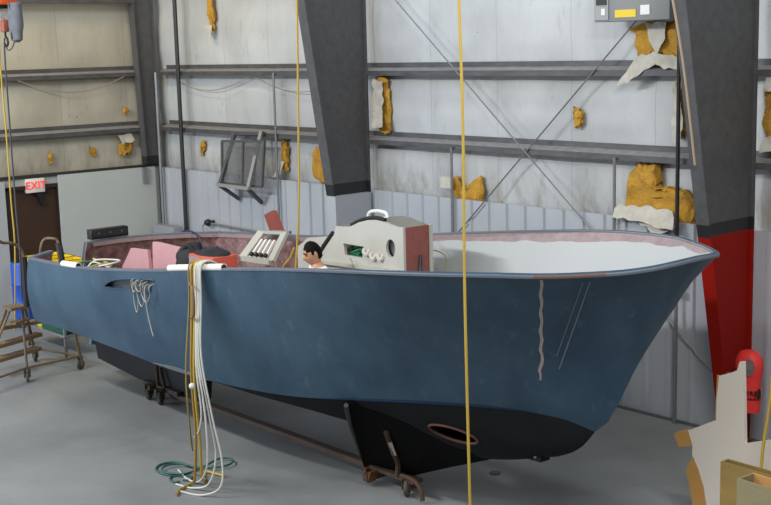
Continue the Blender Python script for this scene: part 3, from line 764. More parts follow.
# bare brown patch of the rail
ia = min(range(I0), key=lambda i: abs(rows[0][i].x-13.42)); ib = min(range(I0), key=lambda i: abs(rows[0][i].x-13.08))
obj('bare_rail_patch', sweep(min(ia, ib), max(ia, ib), [(-.0065, -.012), (-.0075, .0), (-.001, .0095), (.03, .0095), (.03, .0085), (-.0, .0085), (-.006, .0), (-.0045, -.012)]), mat('bare_brown_resin', (104, 80, 70), .7), boat, ang=30, label='bare brown patch of the rail')
# white bottom paint edge line
def chine_strip(g0, g1, m, nm, lab, h):
    bm = B(); prev = None
    for k in range(25):
        g = g0+(g1-g0)*k/24; p = topside(g, 1, -1); q = topside(g, 1-h*math.sin(PI*k/24+.001), -1); n_ = outn(g, .97)
        cur = [bm.verts.new(p+n_*.003), bm.verts.new(q+n_*.003)]
        if prev: bm.faces.new((prev[0], cur[0], cur[1], prev[1]))
        prev = cur
    bmesh.ops.solidify(bm, geom=bm.faces[:], thickness=.002)
    return obj(nm, bm, m, boat, label=lab)
chine_strip(.37, .50, mat('bare_chine_filler', (150, 158, 162), .6), 'filler_patch', 'bare pale filler along the chine', .045)
chine_strip(.68, .96, mat('blue_tape', (52, 84, 132), .6), 'boot_stripe', 'blue tape line at the edge of the black bottom', .02)
bm = B(); box(bm, 12.08, 12.26, Y0-.06, Y0+.06, .715, .77); obj('stem_pad', bm, ANTIFOUL, boat, smooth_=False)
bm = B()
# towing knob on the stem foot
ball(bm, (12.2, Y0-.05, .75), .02); obj('stem_knob', bm, GALV, boat)

# foam sleeves slipped over the rail
def rail_path(x0, x1, side=-1, n=16):
    return [topside((x-5.35)/8.45, 0, side)+Vector((0, -side*.025, .012)) for x in np.linspace(x0, x1, n)]
FOAM = mat('white_foam_pipe', (222, 220, 212), .7)
def sleeve(x0, x1, label):
    bm = B(); P = rail_path(x0, x1); tube(bm, P, .036, 14)
    o = tag(obj('foam_sleeve', bm, FOAM), label, 'sleeve', 'white foam sleeves on the boat rail')
    d = (P[-1]-P[-2]).normalized(); b2 = B(); lathe(b2, P[-1], [(.027, -.004), (.027, .004)], d, 14); obj('open_end', b2, BLACK, o)
sleeve(8.72, 9.62, 'long white foam sleeve on the near rail under the hanging hoses')
sleeve(6.45, 6.85, 'short white foam sleeve on the near rail close to the stern')

# ------------------------------------------------------------------ dollies and beam
bm = B(); box(bm, 5.75, 9.9, Y0-.05, Y0+.05, .085, .145, .008)
tag(obj('steel_beam', bm, mat('rusty_beam', (84, 62, 50), .8, 0, (116, 104, 94), 6, .8, .2, stretch=(.5, 1, 1))), 'long rusty steel beam lying low under the boat keel', 'beam')
def wheel(bm, c, r, w, ax):
    lathe(bm, Vector(c)-Vector(ax).normalized()*w/2, [(r*.25, -.006), (r*.5, 0), (r*.85, 0), (r, w*.25), (r, w*.75), (r*.85, w), (r*.5, w), (r*.25, w+.006)], ax, 20)
def caster(parent, x, y, r=.075, ax=(0, 1, 0), ztop=.2, m=RUST):
    bm = B(); wheel(bm, (x, y, r), r, .045, ax); w_ = obj('wheel', bm, mat('grey_caster_wheel', (92, 88, 80), .7, 0, (60, 56, 50), 20, .6), parent)
    bm = B(); a = Vector(ax).normalized()
    for s in (-1, 1): bar(bm, Vector((x, y, r*.8))+a*s*.032, Vector((x, y, ztop-.01))+a*s*.032, .05, .008)
    bm2 = bm; c = Vector((x, y, ztop-.01)); s_ = a*.04; p_ = Vector((-a.y, a.x, 0))*.035
    bar(bm, c-s_, c+s_, .07, .012); obj('fork', bm, m, parent, smooth_=False)
YD = Y0+.05
t = thing('keel_dolly', 'rusty wheeled dolly under the forward keel fin', 'dolly', (10.420, YD, 0))
bm = B(); box(bm, 10.100, 10.740, YD-.2, YD-.075, .15, .185); box(bm, 10.120, 10.180, YD-.3, YD+.3, .06, .13); box(bm, 10.620, 10.680, YD-.2, YD-.07, .08, .16); obj('frame', bm, RUST, t, smooth_=False)
bm = B(); bar(bm, (10.100, YD-.2, .17), (10.080, YD-.2, .05), .1, .02); bar(bm, (10.220, YD-.24, .17), (10.170, YD-.24, .05), .1, .02); obj('toe_plate', bm, mat('orange_rust', (128, 80, 42), .8, 0, (84, 56, 38), 8, .6), t, smooth_=False)
fbv = BVHTree.FromPolygons([v.co+wloc(fin_o) for v in fin_o.data.vertices], [tuple(p.vertices) for p in fin_o.data.polygons])
def on_fin(px, py, lift):
    d = (fw+rt*((px-385.5)/FPX)-up*((py-252.5)/FPX)).normalized(); h = fbv.ray_cast(CAM, d); return h[0]-d*lift
bm = B(); tube(bm, spline([Vector((10.52, YD-.2, .19)), on_fin(398, 464, .05), on_fin(392.5, 450, .05), on_fin(386, 432, .04)], 5), .026, 8); pst = obj('post', bm, RUST, t)
bm = B(); bar(bm, on_fin(394.5, 455, .085), on_fin(390, 442.5, .085), .04, .012); obj('label_plate', bm, mat('white_plate', (190, 188, 182), .6), pst, smooth_=False)
bm = B(); tube(bm, spline([(10.570, YD-.2, .2), (10.740, YD-.2, .2), (10.840, YD-.2, .14), (10.870, YD-.2, .03)], 6), .022, 8); obj('outrigger', bm, RUST, t)
caster(t, 10.620, YD-.17, .085, (.8, .6, 0), .19); caster(t, 10.220, YD+.22, .06, (0, 1, 0), .15)
t = thing('stern_dolly', 'dark wheeled dolly under the aft skeg', 'dolly', (6.1, Y0, 0))
bm = B(); box(bm, 5.7, 6.5, Y0-.12, Y0-.055, .145, .2); box(bm, 5.95, 6.0, Y0-.2, Y0+.2, .145, .2); obj('frame', bm, mat('dark_dolly_steel', (58, 50, 42), .7, 0, (84, 70, 56), 10, .6), t, smooth_=False)
bm = B(); tube(bm, [(6.05, Y0-.11, .2), (6.02, Y0-.1, .5)], .022, 8); tube(bm, [(6.2, Y0-.11, .2), (6.1, Y0-.1, .42)], .018, 8); obj('post', bm, RUST, t)
caster(t, 5.9, Y0-.15, .085, (.75, .66, 0), .2); caster(t, 6.2, Y0-.17, .085, (.75, .66, 0), .2); caster(t, 6.0, Y0+.16, .085, (0, 1, 0), .2)

# ------------------------------------------------------------------ hoses over the rail
def hose(name, label, pts, r, m, n=6, group=None, cat='hose', seg=7):
    bm = B(); tube(bm, spline(pts, n), r, seg); return tag(obj(name, bm, m, ang=80), label, cat, group)
DX = .1
gx = lambda x: topside((x-5.35)/8.45, 0, -1)
def over(x, dy, r, floor, inside=.35):
    x += DX; floor = [(a+DX*min(1, max(0, (c-.1)/1.)), b, c) for a, b, c in floor]
    p = gx(x); yo = p.y-.04-.012-dy
    return [(x-.1, p.y+.5, p.z-.25), (x-.02, p.y+.2, p.z-.02), (x, p.y+.07, p.z+.055+r), (x, p.y-.01, p.z+.06+r), (x, yo, p.z+.01), (x+.0, yo-.01, p.z-.3)]+floor
fl = lambda x, y, z=.012: (x, y, z)
YB = -5.2
for nm, lab, dx, dy, r, m, tail in (
    ('yellow_hose', 'thick yellow hose in the bundle over the near rail, straight to the floor', 9.15, .0, .014, YHOSE, [(9.13, -5.13, 1.2), (9.05, -5.02, .5), (8.98, -4.95, .1), (8.95, -4.9, .022), (8.7, -4.75, .022), (8.95, -4.68, .022)]),
    ('yellow_hose', 'ochre hose in the bundle over the near rail, left of the thick yellow one', 9.11, .01, .013, mat('ochre_hose', (158, 124, 46), .5), [(9.08, -5.13, 1.2), (9.02, -5.05, .6), (8.93, -5.0, .1), (8.9, -5.02, .02), (8.98, -5.2, .02), (9.08, -5.3, .02)]),
    ('yellow_hose', 'thin olive cord at the left edge of the hose bundle', 9.05, .0, .009, mat('olive_cord', (140, 128, 74), .6), [(9.0, -5.14, 1.2), (8.9, -5.04, .6), (8.76, -4.92, .3)]),
    ('red_cord', 'thin dull red cord inside the hose bundle over the near rail', 9.12, -.01, .009, mat('dull_red_cord', (120, 70, 62), .6), [(9.1, -5.12, 1.2), (8.98, -5.02, .5), (8.72, -4.86, .05), (8.62, -4.84, .01)])):
    hose(nm, lab, over(dx, dy, r, tail), r, m)
for k, (dx, tail) in enumerate(((9.2, [(9.2, -5.13, 1.4), (9.27, -5.1, .8), (9.2, -5.03, .3), (8.98, -4.98, .05), (8.75, -4.98, .015), (8.45, -4.9, .015)]),
                                (9.23, [(9.23, -5.13, 1.4), (9.28, -5.06, .8), (9.3, -5.0, .4), (9.22, -5.02, .1), (9.02, -5.08, .014), (8.8, -5.14, .014)]),
                                (9.26, [(9.27, -5.13, 1.4), (9.33, -5.06, .8), (9.4, -5.0, .4), (9.42, -5.02, .12), (9.25, -5.12, .014), (9.0, -5.22, .014)]),
                                (9.18, [(9.19, -5.14, 1.3), (9.2, -5.1, .85), (9.1, -5.06, .62), (8.92, -5.0, .5)]))):
    hose('white_hose', 'white hose in the bundle hanging over the near rail to the floor', over(dx, .004*k, .0095, tail), .0095, WHOSE, group='white hoses over the near rail')
bm = B(); fp_ = at(192, 386, 'y', -5.2); ball(bm, fp_, .03); tag(obj('hose_fitting', bm, mat('white_fitting', (220, 218, 210), .4)), 'small white fitting tied to the yellow hoses below the rail', 'fitting')
hose('hose_loop', 'short brown hose loop sticking out right of the hose bundle', [(9.24, -5.14, 2.08), (9.34, -5.17, 2.05), (9.37, -5.18, 1.92), (9.34, -5.17, 1.79), (9.24, -5.14, 1.75)], .014, mat('brown_hose', (120, 92, 54), .5))
GH = mat('dark_green_hose', (44, 92, 84), .45)
gp = lambda L_, h=.012: [at(x, y, 'z', h+(k % 3)*.0) for k, (x, y) in enumerate(L_)]
hose('green_hose', 'dark green hose lying in flat loops on the floor below the bundle', gp([(197, 469), (178, 462.5), (162, 464), (156, 469), (163, 474), (178, 475.5), (194, 471)])+gp([(206, 465.5), (218, 459), (229, 458), (233, 461.5), (226, 465.5), (208, 468), (194, 466.5)], .035)+gp([(182, 464), (168, 465), (162, 469), (168, 473), (182, 474)], .036), .011, GH, 8)
hose('green_hose', 'small green hose end curled on the floor nearest the camera', gp([(186, 476.5), (174, 476), (170, 479), (174, 482), (180, 481.5)]), .011, GH, 8)
hose('green_hose', 'short green hose end right of the floor loops of the hose bundle', gp([(183, 480), (190, 480), (192, 477), (188, 475.5)]), .011, GH, 8)
# hanging hoses from the roof
hose('yellow_hose', 'long yellow hose hanging from the roof in front of the bow', [at(457.5, -60, 'y', -5.62), at(459, 0, 'y', -5.62), at(463, 130, 'y', -5.62), at(465, 300, 'y', -5.62), at(470, 500, 'y', -5.62), at(473, 600, 'y', -5.62), (13.42, -5.62, .2), (13.5, -5.6, .05), (13.62, -5.57, .0125), (13.8, -5.5, .0125), (14.0, -5.45, .0125)], .0098, YHOSE, 8)
hose('yellow_hose', 'yellow hose hanging from the roof into the boat beside the man', [at(296.5, -40, 'y', -3.75), at(297, 0, 'y', -3.75), at(298.5, 130, 'y', -3.75), at(299, 200, 'y', -3.75), at(296, 262, 'y', -3.75), at(293, 285, 'y', -3.75), at(284, 283, 'y', -3.75), at(283, 268, 'y', -3.75), at(290, 258, 'y', -3.75), at(294, 248, 'y', -3.75)], .0102, YHOSE, 8)
hose('hanging_cord', 'yellow cord hanging beside the brown door at the far left', [at(-2, 0, 'y', -4.3), at(0, 60, 'y', -4.3), at(6, 130, 'y', -4.3), at(11, 200, 'y', -4.3), at(15, 250, 'y', -4.3), at(15, 330, 'y', -4.3)], .011, YHOSE, 6, cat='cord')
hose('power_cord', 'grey cord hanging down from the hoist hook at the far left', [at(4.5, 38, 'y', -4.6), at(5, 60, 'y', -4.6), at(10, 130, 'y', -4.6), at(16, 210, 'y', -4.6), at(20, 255, 'y', -4.6), at(22, 300, 'y', -4.6)], .011, mat('dark_grey_cord', (64, 66, 70), .6), 6, cat='cord')
hose('tan_cord', 'thin tan cord running down in front of the right steel column', [at(671, -10, 'y', -1.5), at(678, 30, 'y', -1.42), at(684, 70, 'y', -1.32), at(690, 120, 'y', -1.2), at(695, 165, 'y', -1.08)], .012, mat('tan_rope', (178, 158, 132), .7), 6, cat='cord')

# ------------------------------------------------------------------ hoist
hx = at(5, 10, 'y', -4.6)
t = thing('chain_hoist', 'orange chain hoist with hook and grey chain bag at the top left', 'hoist', (hx.x, hx.y, 4.2))
zt = at(5, 5, 'y', -4.6).z
bm = B(); box(bm, hx.x-.22, hx.x+.12, -4.72, -4.48, zt-.0, zt+.3, .03); obj('motor_body', bm, mat('orange_enamel', (222, 92, 40), .4), t)
bm = B(); box(bm, hx.x-.16, hx.x+.0, -4.68, -4.54, zt-.04, zt+.0, .01); obj('chain_guide', bm, BLACK, t)
for k in (-.05, .0):
    bm = B(); z = zt-.04; i = 0
    while z > at(5, 24, 'y', -4.6).z:
        tube(bm, [(hx.x-.06+k+.012*math.cos(a)*(i % 2), -4.6+.012*math.cos(a)*(1-i % 2), z-.015+.02*math.sin(a)) for a in [2*PI*j/10 for j in range(10)]], .004, 5, True); z -= .03; i += 1
    obj('load_chain', bm, GALV, t)
hk = at(5, 28, 'y', -4.6)
bm = B(); box(bm, hk.x-.06, hk.x+.05, -4.64, -4.56, hk.z-.05, hk.z+.1, .02); obj('hook_block', bm, mat('orange_red_block', (150, 84, 66), .5), t)
bm = B(); tube(bm, spline([(hk.x, -4.6, hk.z-.04), (hk.x, -4.6, hk.z-.1), (hk.x+.04, -4.6, hk.z-.13), (hk.x+.05, -4.6, hk.z-.19), (hk.x, -4.6, hk.z-.22), (hk.x-.04, -4.6, hk.z-.19)], 5), .014, 8); obj('hook', bm, BLACK, t)
bg = at(16, 22, 'y', -4.6)
bm = B(); lathe(bm, (bg.x, -4.6, bg.z-.24), [(.04, 0), (.1, .03), (.112, .12), (.13, .2), (.122, .35), (.118, .46), (.1, .47)], (0, 0, 1), 16)
for v in bm.verts: v.co.y = -4.6+(v.co.y+4.6)*.6+.006*math.sin(v.co.z*60)
bag_o = obj('chain_bag', bm, mat('grey_fabric_bag', (112, 116, 122), .8, 0, (86, 90, 96), 12, .6), t)
bm = B(); box(bm, bg.x-.01, bg.x+.02, -4.672, -4.66, bg.z-.2, bg.z+.22); obj('bag_strap', bm, BLACK, bag_o, smooth_=False)
bm = B(); tube(bm, spline([at(5, 44, 'y', -4.6), at(8, 50, 'y', -4.6), at(12, 48, 'y', -4.6), at(15, 40, 'y', -4.6)], 6), .008, 6); obj('pendant_cable', bm, mat('dark_grey_cord', (64, 66, 70), .6), t)

# ------------------------------------------------------------------ rolling ladder
A_ = Vector((4.0, -4.46, 0)); B_ = Vector((3.92, -3.66, 0)); C_ = Vector((3.05, -3.9, 0)); D_ = Vector((3.3, -5.3, 0)); E_ = Vector((4.35, -5.25, 0))
t = thing('rolling_ladder', 'brown rolling step ladder with black padded handrails at the left edge', 'ladder', (3.7, -4.5, 0))
def pipe(name, pts, r, m, n=1):
    bm = B(); tube(bm, spline(pts, n) if n > 1 else pts, r, 8); return obj(name, bm, m, t)
topN = Vector((3.9, -4.42, .98)); topL = at(10, 309.5, 'x', 3.93)
zc = .17
pipe('leg', [A_+Vector((0, 0, zc)), topN], .02, TAN)
pipe('leg', [C_+Vector((0, 0, .1)), topN+Vector((-.1, .08, 0))], .02, TAN)
pipe('leg', [E_+Vector((0, 0, zc)), topL], .02, TAN)
pipe('leg', [at(-8, 352, 'x', 3.3), topL+Vector((-.1, 0, 0))], .02, TAN)
pipe('leg', [B_+Vector((0, 0, zc)), at(75, 334, 'y', -3.72), at(61, 262, 'y', -3.9)], .022, TAN)
for a, b_ in ((A_, B_), (A_, E_), (C_, B_), (C_, D_)):
    pipe('base_bar', [a+Vector((0, 0, .19)), b_+Vector((0, 0, .19))], .017, TAN)
for (l0, l1) in (((-6, 329), (39, 321)), ((-6, 347), (39, 334)), ((-6, 361), (38, 348))):
    p0 = at(*l0, 'x', 3.62); p1 = at(*l1, 'x', 3.42)
    bm = B(); bar(bm, p0, p1, .14, .05); obj('tread', bm, mat('worn_brown_tread', (108, 86, 62), .7, 0, (140, 118, 90), 7, .6), t, smooth_=False)
bm = B(); bar(bm, topL+Vector((-.04, -.03, .01)), topN+Vector((-.02, .04, .01)), .26, .035); obj('platform', bm, TAN, t, smooth_=False)
bm = B(); bar(bm, (3.97, -4.6, .8), (3.85, -4.35, .8), .12, .03); obj('tread', bm, mat('worn_brown_tread', (108, 86, 62), .7, 0, (140, 118, 90), 7, .6), t, smooth_=False)
q = topN; PADM = mat('black_pad', (28, 28, 30), .6)
pipe('handrail', [at(27, 308, 'y', -4.42), at(24, 262, 'y', -4.42), at(21, 250, 'y', -4.45), at(14, 244, 'y', -4.55), at(4, 243, 'y', -4.7), at(-8, 245, 'y', -4.9), at(-12, 300, 'y', -4.95)], .02, TAN, 5)
pipe('handrail_pad', [at(27.2, 306, 'y', -4.425), at(25.6, 280, 'y', -4.425), at(23.8, 257, 'y', -4.425)], .045, PADM)
pipe('handrail', [at(61, 264, 'y', -3.9), at(59.5, 250, 'y', -3.9), at(57.5, 241, 'y', -3.9), at(53, 238.5, 'y', -3.95), at(45, 239, 'y', -4.0), at(41, 246, 'y', -4.05), at(40, 262, 'y', -4.05)], .018, TAN, 5)
pipe('handrail_pad', [at(62, 263, 'y', -3.9), at(60.4, 252, 'y', -3.9), at(58.5, 243, 'y', -3.9)], .045, PADM)
def lcaster(p, ax):
    bm = B(); wheel(bm, (p.x, p.y, .068), .068, .035, ax); obj('wheel', bm, mat('grey_caster_wheel', (92, 88, 80), .7, 0, (60, 56, 50), 20, .6), t)
    a = Vector(ax).normalized(); bm = B()
    for s in (-1, 1): bar(bm, Vector((p.x, p.y, .06))+a*s*.027, Vector((p.x, p.y, .185))+a*s*.027, .035, .006)
    bar(bm, Vector((p.x, p.y, .183))-a*.03, Vector((p.x, p.y, .183))+a*.03, .05, .01); obj('fork', bm, TAN, t, smooth_=False)
for p, ax in ((A_, (.3, .9, 0)), (B_, (.9, .3, 0)), (C_, (.6, .7, 0)), (D_, (0, 1, 0)), (E_, (0, 1, 0))): lcaster(p, ax)

# ------------------------------------------------------------------ things beyond the stern
t = thing('blue_drum', 'tall blue plastic drum standing behind the rolling ladder', 'drum', (.75, -3.0, 0))
bm = B(); lathe(bm, (.75, -3.0, 0), [(.13, 0), (.155, .02), (.155, .3), (.166, .32), (.155, .34), (.155, .66), (.166, .68), (.155, .7), (.155, 1.0), (.14, 1.03), (.13, 1.02)], (0, 0, 1), 24); obj('body', bm, mat('blue_plastic', (26, 84, 186), .45), t)
bm = B(); lathe(bm, (.75, -3.0, 1.02), [(.135, 0), (.135, .02), (.08, .025)], (0, 0, 1), 24); obj('lid', bm, BLACK, t)
cx0, cx1, cy0, cy1 = 2.0, 3.25, -3.55, -2.95
t = thing('shelf_cart', 'grey wheeled shelf cart behind the stern carrying bins', 'cart', ((cx0+cx1)/2, (cy0+cy1)/2, 0))
for zz in (.3, .97):
    bm = B(); box(bm, cx0, cx1, cy0, cy1, zz, zz+.03, .004); obj('shelf', bm, GALV, t)
for xx in (cx0+.03, cx1-.03):
    for yy in (cy0+.03, cy1-.03):
        bm = B(); box(bm, xx-.018, xx+.018, yy-.018, yy+.018, .16, .97); obj('post', bm, GALV, t, smooth_=False)
        bm = B(); wheel(bm, (xx, yy, .07), .07, .035, (.5, .8, 0)); obj('wheel', bm, mat('dark_yellow_wheel', (120, 104, 52), .6), t)
        bm = B(); box(bm, xx-.025, xx+.025, yy-.03, yy+.03, .13, .165); obj('fork', bm, GALV, t, smooth_=False)
bm = B(); box(bm, 2.5, 3.2, -3.53, -2.99, .331, .66, .02); tag(obj('green_bin', bm, mat('green_plastic', (28, 84, 62), .45)), 'dark green bin on the lower cart shelf seen below the stern', 'bin')
bm = B(); lathe(bm, (2.36, -3.42, .331), [(.09, 0), (.1, .02), (.1, .2), (.06, .24), (.05, .3)], (0, 0, 1), 16); tag(obj('yellow_can', bm, mat('yellow_plastic', (222, 190, 36), .4)), 'small yellow can on the lower cart shelf left of the green bin', 'can')
ym = mat('yellow_bin_plastic', (228, 200, 44), .4)
for k in range(4):
    for j in range(2):
        x0 = cx0+.02+k*.305; bm = B(); zz = 1.001+j*.165
        vs = [(x0, cy0+.03), (x0+.29, cy0+.03), (x0+.29, cy1-.03), (x0, cy1-.03)]
        A = [bm.verts.new((a+(.012 if a == x0 else -.012), b_, zz)) for a, b_ in vs]; C = [bm.verts.new((a, b_, zz+.16)) for a, b_ in vs]; Dn = [bm.verts.new((a+(.02 if a == x0 else -.02), b_+(.02 if b_ < -3.2 else -.02), zz+.16)) for a, b_ in vs]; E2 = [bm.verts.new((a+(.03 if a == x0 else -.03), b_+(.03 if b_ < -3.2 else -.03), zz+.02)) for a, b_ in vs]
        bm.faces.new(A[::-1]); bm.faces.new(E2)
        for P, Q in ((A, C), (C, Dn), (Dn, E2)):
            for i in range(4): bm.faces.new((P[i], P[(i+1) % 4], Q[(i+1) % 4], Q[i]))
        bmesh.ops.bevel(bm, geom=[e for e in bm.edges if abs(e.verts[0].co.z-e.verts[1].co.z) > .1], offset=.03, segments=3, affect='EDGES')
        tag(obj('parts_bin', bm, ym), 'yellow plastic bin stacked on the upper cart shelf behind the transom opening', 'bin', 'yellow bins on the cart')

# ------------------------------------------------------------------ things on and in the boat
SZ = 1.17
MZ = 1.178
a = at(90, 243, 'x', 4.87); b_ = at(127, 239, 'x', 4.87); zr = transom(0, 0).z+.02
t = thing('amplifier', 'flat black electronics case lying on the transom rail', 'case', (4.84, (a.y+b_.y)/2, zr))
bm = B(); box(bm, 4.80, 4.92, a.y, b_.y, zr, zr+.125, .006); obj('case_body', bm, BLACK, t)
bm = B(); box(bm, 4.921, 4.928, a.y+.02, b_.y-.02, zr+.03, zr+.1); fp = obj('front_panel', bm, mat('dark_panel', (44, 44, 48), .3), t, smooth_=False)
bm = B()
for k in range(3): lathe(bm, (4.928, a.y+.1+k*.16, zr+.075), [(.009, 0), (.008, .01)], (1, 0, 0), 12)
obj('knob', bm, GALV, fp)

# pink foam boards
PINK = mat('pink_foam_board', (204, 158, 161), .7, 0, (190, 140, 146), 3, .6)
def board(name, pts, y, th, lean, m, label, cat):
    """pts pixels on plane y; board reaches down to the sole"""
    W = [at(px, py, 'y', y) for px, py in pts]; zb_ = SZ+.002; bm = B()
    A = []; C = []
    for w in W:
        A.append(bm.verts.new((w.x, w.y+lean*(w.z-zb_)*0, w.z))); C.append(bm.verts.new((w.x, w.y+th, w.z)))
    lo = min(range(len(W)), key=lambda i: W[i].z)
    bm.faces.new(A); bm.faces.new(C[::-1])
    for i in range(len(A)): bm.faces.new((A[i], A[(i+1) % len(A)], C[(i+1) % len(A)], C[i]))
    return tag(obj(name, bm, m, smooth_=False), label, cat)
def board2(name, x0, x1, y, th, pl, m, label):
    """upright board from the sole: pl = top outline (x, z) left to right"""
    bm = B(); P = [(x0, SZ+.002)]+pl+[(x1, SZ+.002)]
    A = [bm.verts.new((x, y, z)) for x, z in P]; C = [bm.verts.new((x, y+th, z)) for x, z in P]
    bm.faces.new(A); bm.faces.new(C[::-1])
    for i in range(len(A)): bm.faces.new((A[i], A[(i+1) % len(A)], C[(i+1) % len(A)], C[i]))
    return tag(obj(name, bm, m, smooth_=False), label, 'board', 'pink boards in the cockpit')
board2('foam_board', 5.4, 6.2, -3.8, .04, [(5.5, 1.62), (5.62, 1.74), (5.74, 1.87), (6.14, 1.885)], PINK, 'pink foam board with curved left edge standing in the cockpit')
board2('foam_board', 6.1, 7.1, -3.75, .04, [(6.18, 1.985), (6.26, 1.99), (6.98, 1.975)], PINK, 'tall pink foam board standing left of the black bag')
# heap of hoses in the stern
t = thing('cable_heap', 'tangled heap of green and white cable behind the near rail at the stern', 'cable', (5.9, -4.4, SZ))
for nm, m_, sd in (('green_cable', mat('green_cable', (44, 128, 96), .5), 1), ('white_cable', WHOSE, 2), ('tan_cable', mat('tan_cable2', (186, 160, 100), .6), 3)):
    rnd = random.Random(sd); P = []
    for k in range(46):
        a_ = k*.9+rnd.uniform(-.4, .4); rr_ = .1+.2*rnd.random(); h = .02+.64*(k/46)**.7+rnd.uniform(-.05, .05)
        P.append((6.05+rr_*1.5*math.cos(a_)*(1.25-.6*h), -4.45+rr_*math.sin(a_), SZ+max(.015, h)))
    bm = B(); tube(bm, spline(P, 4), .012, 5); obj(nm, bm, m_, t, ang=80)
# black bag and orange box: stand on a plank shelf fixed inside the near side
sx0, sx1 = 7.35, 8.75
bm = B(); box(bm, sx0, sx1, -4.72, -3.95, 1.72, 1.75); sh = obj('side_shelf', bm, mat('raw_deck', (150, 130, 118)), boat, smooth_=False)
for xx in (sx0+.1, sx1-.1):
    bm = B(); box(bm, xx-.03, xx+.03, -4.02, -3.96, SZ, 1.72); obj('shelf_leg', bm, mat('raw_deck', (150, 130, 118)), sh, smooth_=False)
t = thing('black_bag', 'black bag slumped on the orange box behind the near rail', 'bag', (7.85, -4.2, 1.75))
bm = B(); ball(bm, (7.78, -4.2, 1.95), .25, (.8, .7, 1), 24, 16)
for v in bm.verts:
    v.co += Vector((1, 1, 1))*.05*noise.noise(v.co*7)
    if v.co.z < 1.752: v.co.z = 1.752
obj('bag_body', bm, mat('black_fabric', (26, 26, 28), .75), t)
bm = B(); tube(bm, spline([(7.68, -4.26, 1.95), (7.76, -4.3, 2.1), (7.84, -4.28, 2.18), (7.92, -4.24, 2.1), (7.98, -4.2, 2.06)], 6), .028, 8)
obj('bag_strap', bm, mat('black_fabric', (26, 26, 28)), t)
bm = B(); ball(bm, (8.18, -4.2, 2.12), .2, (1.25, .8, .26), 20, 12)
for v in bm.verts: v.co += Vector((0, 0, 1))*.03*noise.noise(v.co*9)
for v in bm.verts: v.co.z = max(v.co.z, 2.122)
tag(obj('black_cloth', bm, mat('black_fabric', (26, 26, 28))), 'black cloth lying on top of the orange box', 'cloth')
t = thing('orange_box', 'orange red box with a grey side behind the near rail', 'box', (8.2, -4.2, 1.75))
bm = B(); box(bm, 7.98, 8.44, -4.36, -4.06, 1.751, 2.12, .008); obj('box_body', bm, mat('orange_red_card', (206, 92, 70), .6, 0, (188, 80, 62), 5, .6), t)
bm = B(); box(bm, 7.99, 8.2, -4.367, -4.361, 1.77, 2.1); obj('grey_side', bm, mat('pinkish_grey', (150, 132, 132), .7), t, smooth_=False, label='grey half of the front')
bm = B(); ball(bm, (8.62, -4.2, 1.87), .12, (1, .9, 1), 16, 12)
for v in bm.verts:
    v.co += v.co.normalized()*.05*noise.noise(v.co*12)
    v.co.z = max(v.co.z, 1.752)
tag(obj('plastic_bag', bm, mat('clear_white_plastic', (196, 196, 196), .3)), 'crumpled clear plastic bag right of the orange box', 'bag')
hose('blue_cable', 'dark blue cable with a yellow end over the far rail above the black cloth', [at(178, 234, 'y', -2.42), at(188, 231, 'y', -2.5), at(196, 234, 'y', -2.7), at(200, 240, 'y', -3.0), at(203, 247, 'y', -3.6), (8.2, -4.15, 2.18)], .014, mat('dark_blue_cable', (34, 44, 84), .5), 6, cat='cable')

# cream rod rack hung on the far rail
t = thing('rod_rack', 'cream slatted rack hung on the far side of the cockpit', 'rack', (6.7, -2.5, 1.6))
y1, y2 = -2.34, -2.62
TL, TR_ = at(262, 232, 'y', y1), at(285, 233, 'y', y1); BL, BR = at(243, 258, 'y', y2), at(271, 262, 'y', y2)
for a_, b2_ in ((TL, BL), (TR_, BR)):
    bm = B(); bar(bm, a_, b2_, .13, .04, upv=(0, 1, 0)); obj('side_arm', bm, CREAM, t, smooth_=False)
bm = B(); bar(bm, TL, TR_, .035); obj('top_bar', bm, CREAM, t, smooth_=False)
bm = B(); bar(bm, BL, BR, .07, .06); obj('bottom_bar', bm, CREAM, t, smooth_=False)
for k in range(4):
    f = .24+.17*k; a_ = TL.lerp(BL, .28).lerp(TR_.lerp(BR, .28), f); b2_ = BL.lerp(BR, f)
    bm = B(); bar(bm, a_, b2_, .035, .03, upv=(0, 1, 0)); sl = obj('slat', bm, mat('white_slat', (226, 226, 220), .5), t, smooth_=False)
    bm = B(); c = a_.lerp(b2_, .72); ball(bm, c+Vector((.01, -.03, 0)), .03); obj('clamp', bm, BLACK, sl)
bm = B(); tube(bm, [TL+Vector((.05, .12, 0)), TR_+Vector((-.05, .12, -.01))], .02, 8); obj('hanging_hook', bm, GALV, t)

# red-brown wooden board standing behind far rail
zr_ = SHEER(6.4)[1]+.02
W = [at(264, 215, 'y', -2.16), at(272, 210.5, 'y', -2.16), at(280.5, 232, 'y', -2.16), at(270.5, 233, 'y', -2.16)]
bm = B(); A = [bm.verts.new(w) for w in W]; C = [bm.verts.new(w+Vector((.03, .05, 0))) for w in W]
bm.faces.new(A); bm.faces.new(C[::-1])
for i in range(4): bm.faces.new((A[i], A[(i+1) % 4], C[(i+1) % 4], C[i]))
rb = tag(obj('offcut_board', bm, mat('red_brown_wood', (140, 68, 52), .6, 0, (120, 56, 44), 6, .6), smooth_=False), 'red brown offcut standing on the far rail behind the cream rack', 'board')

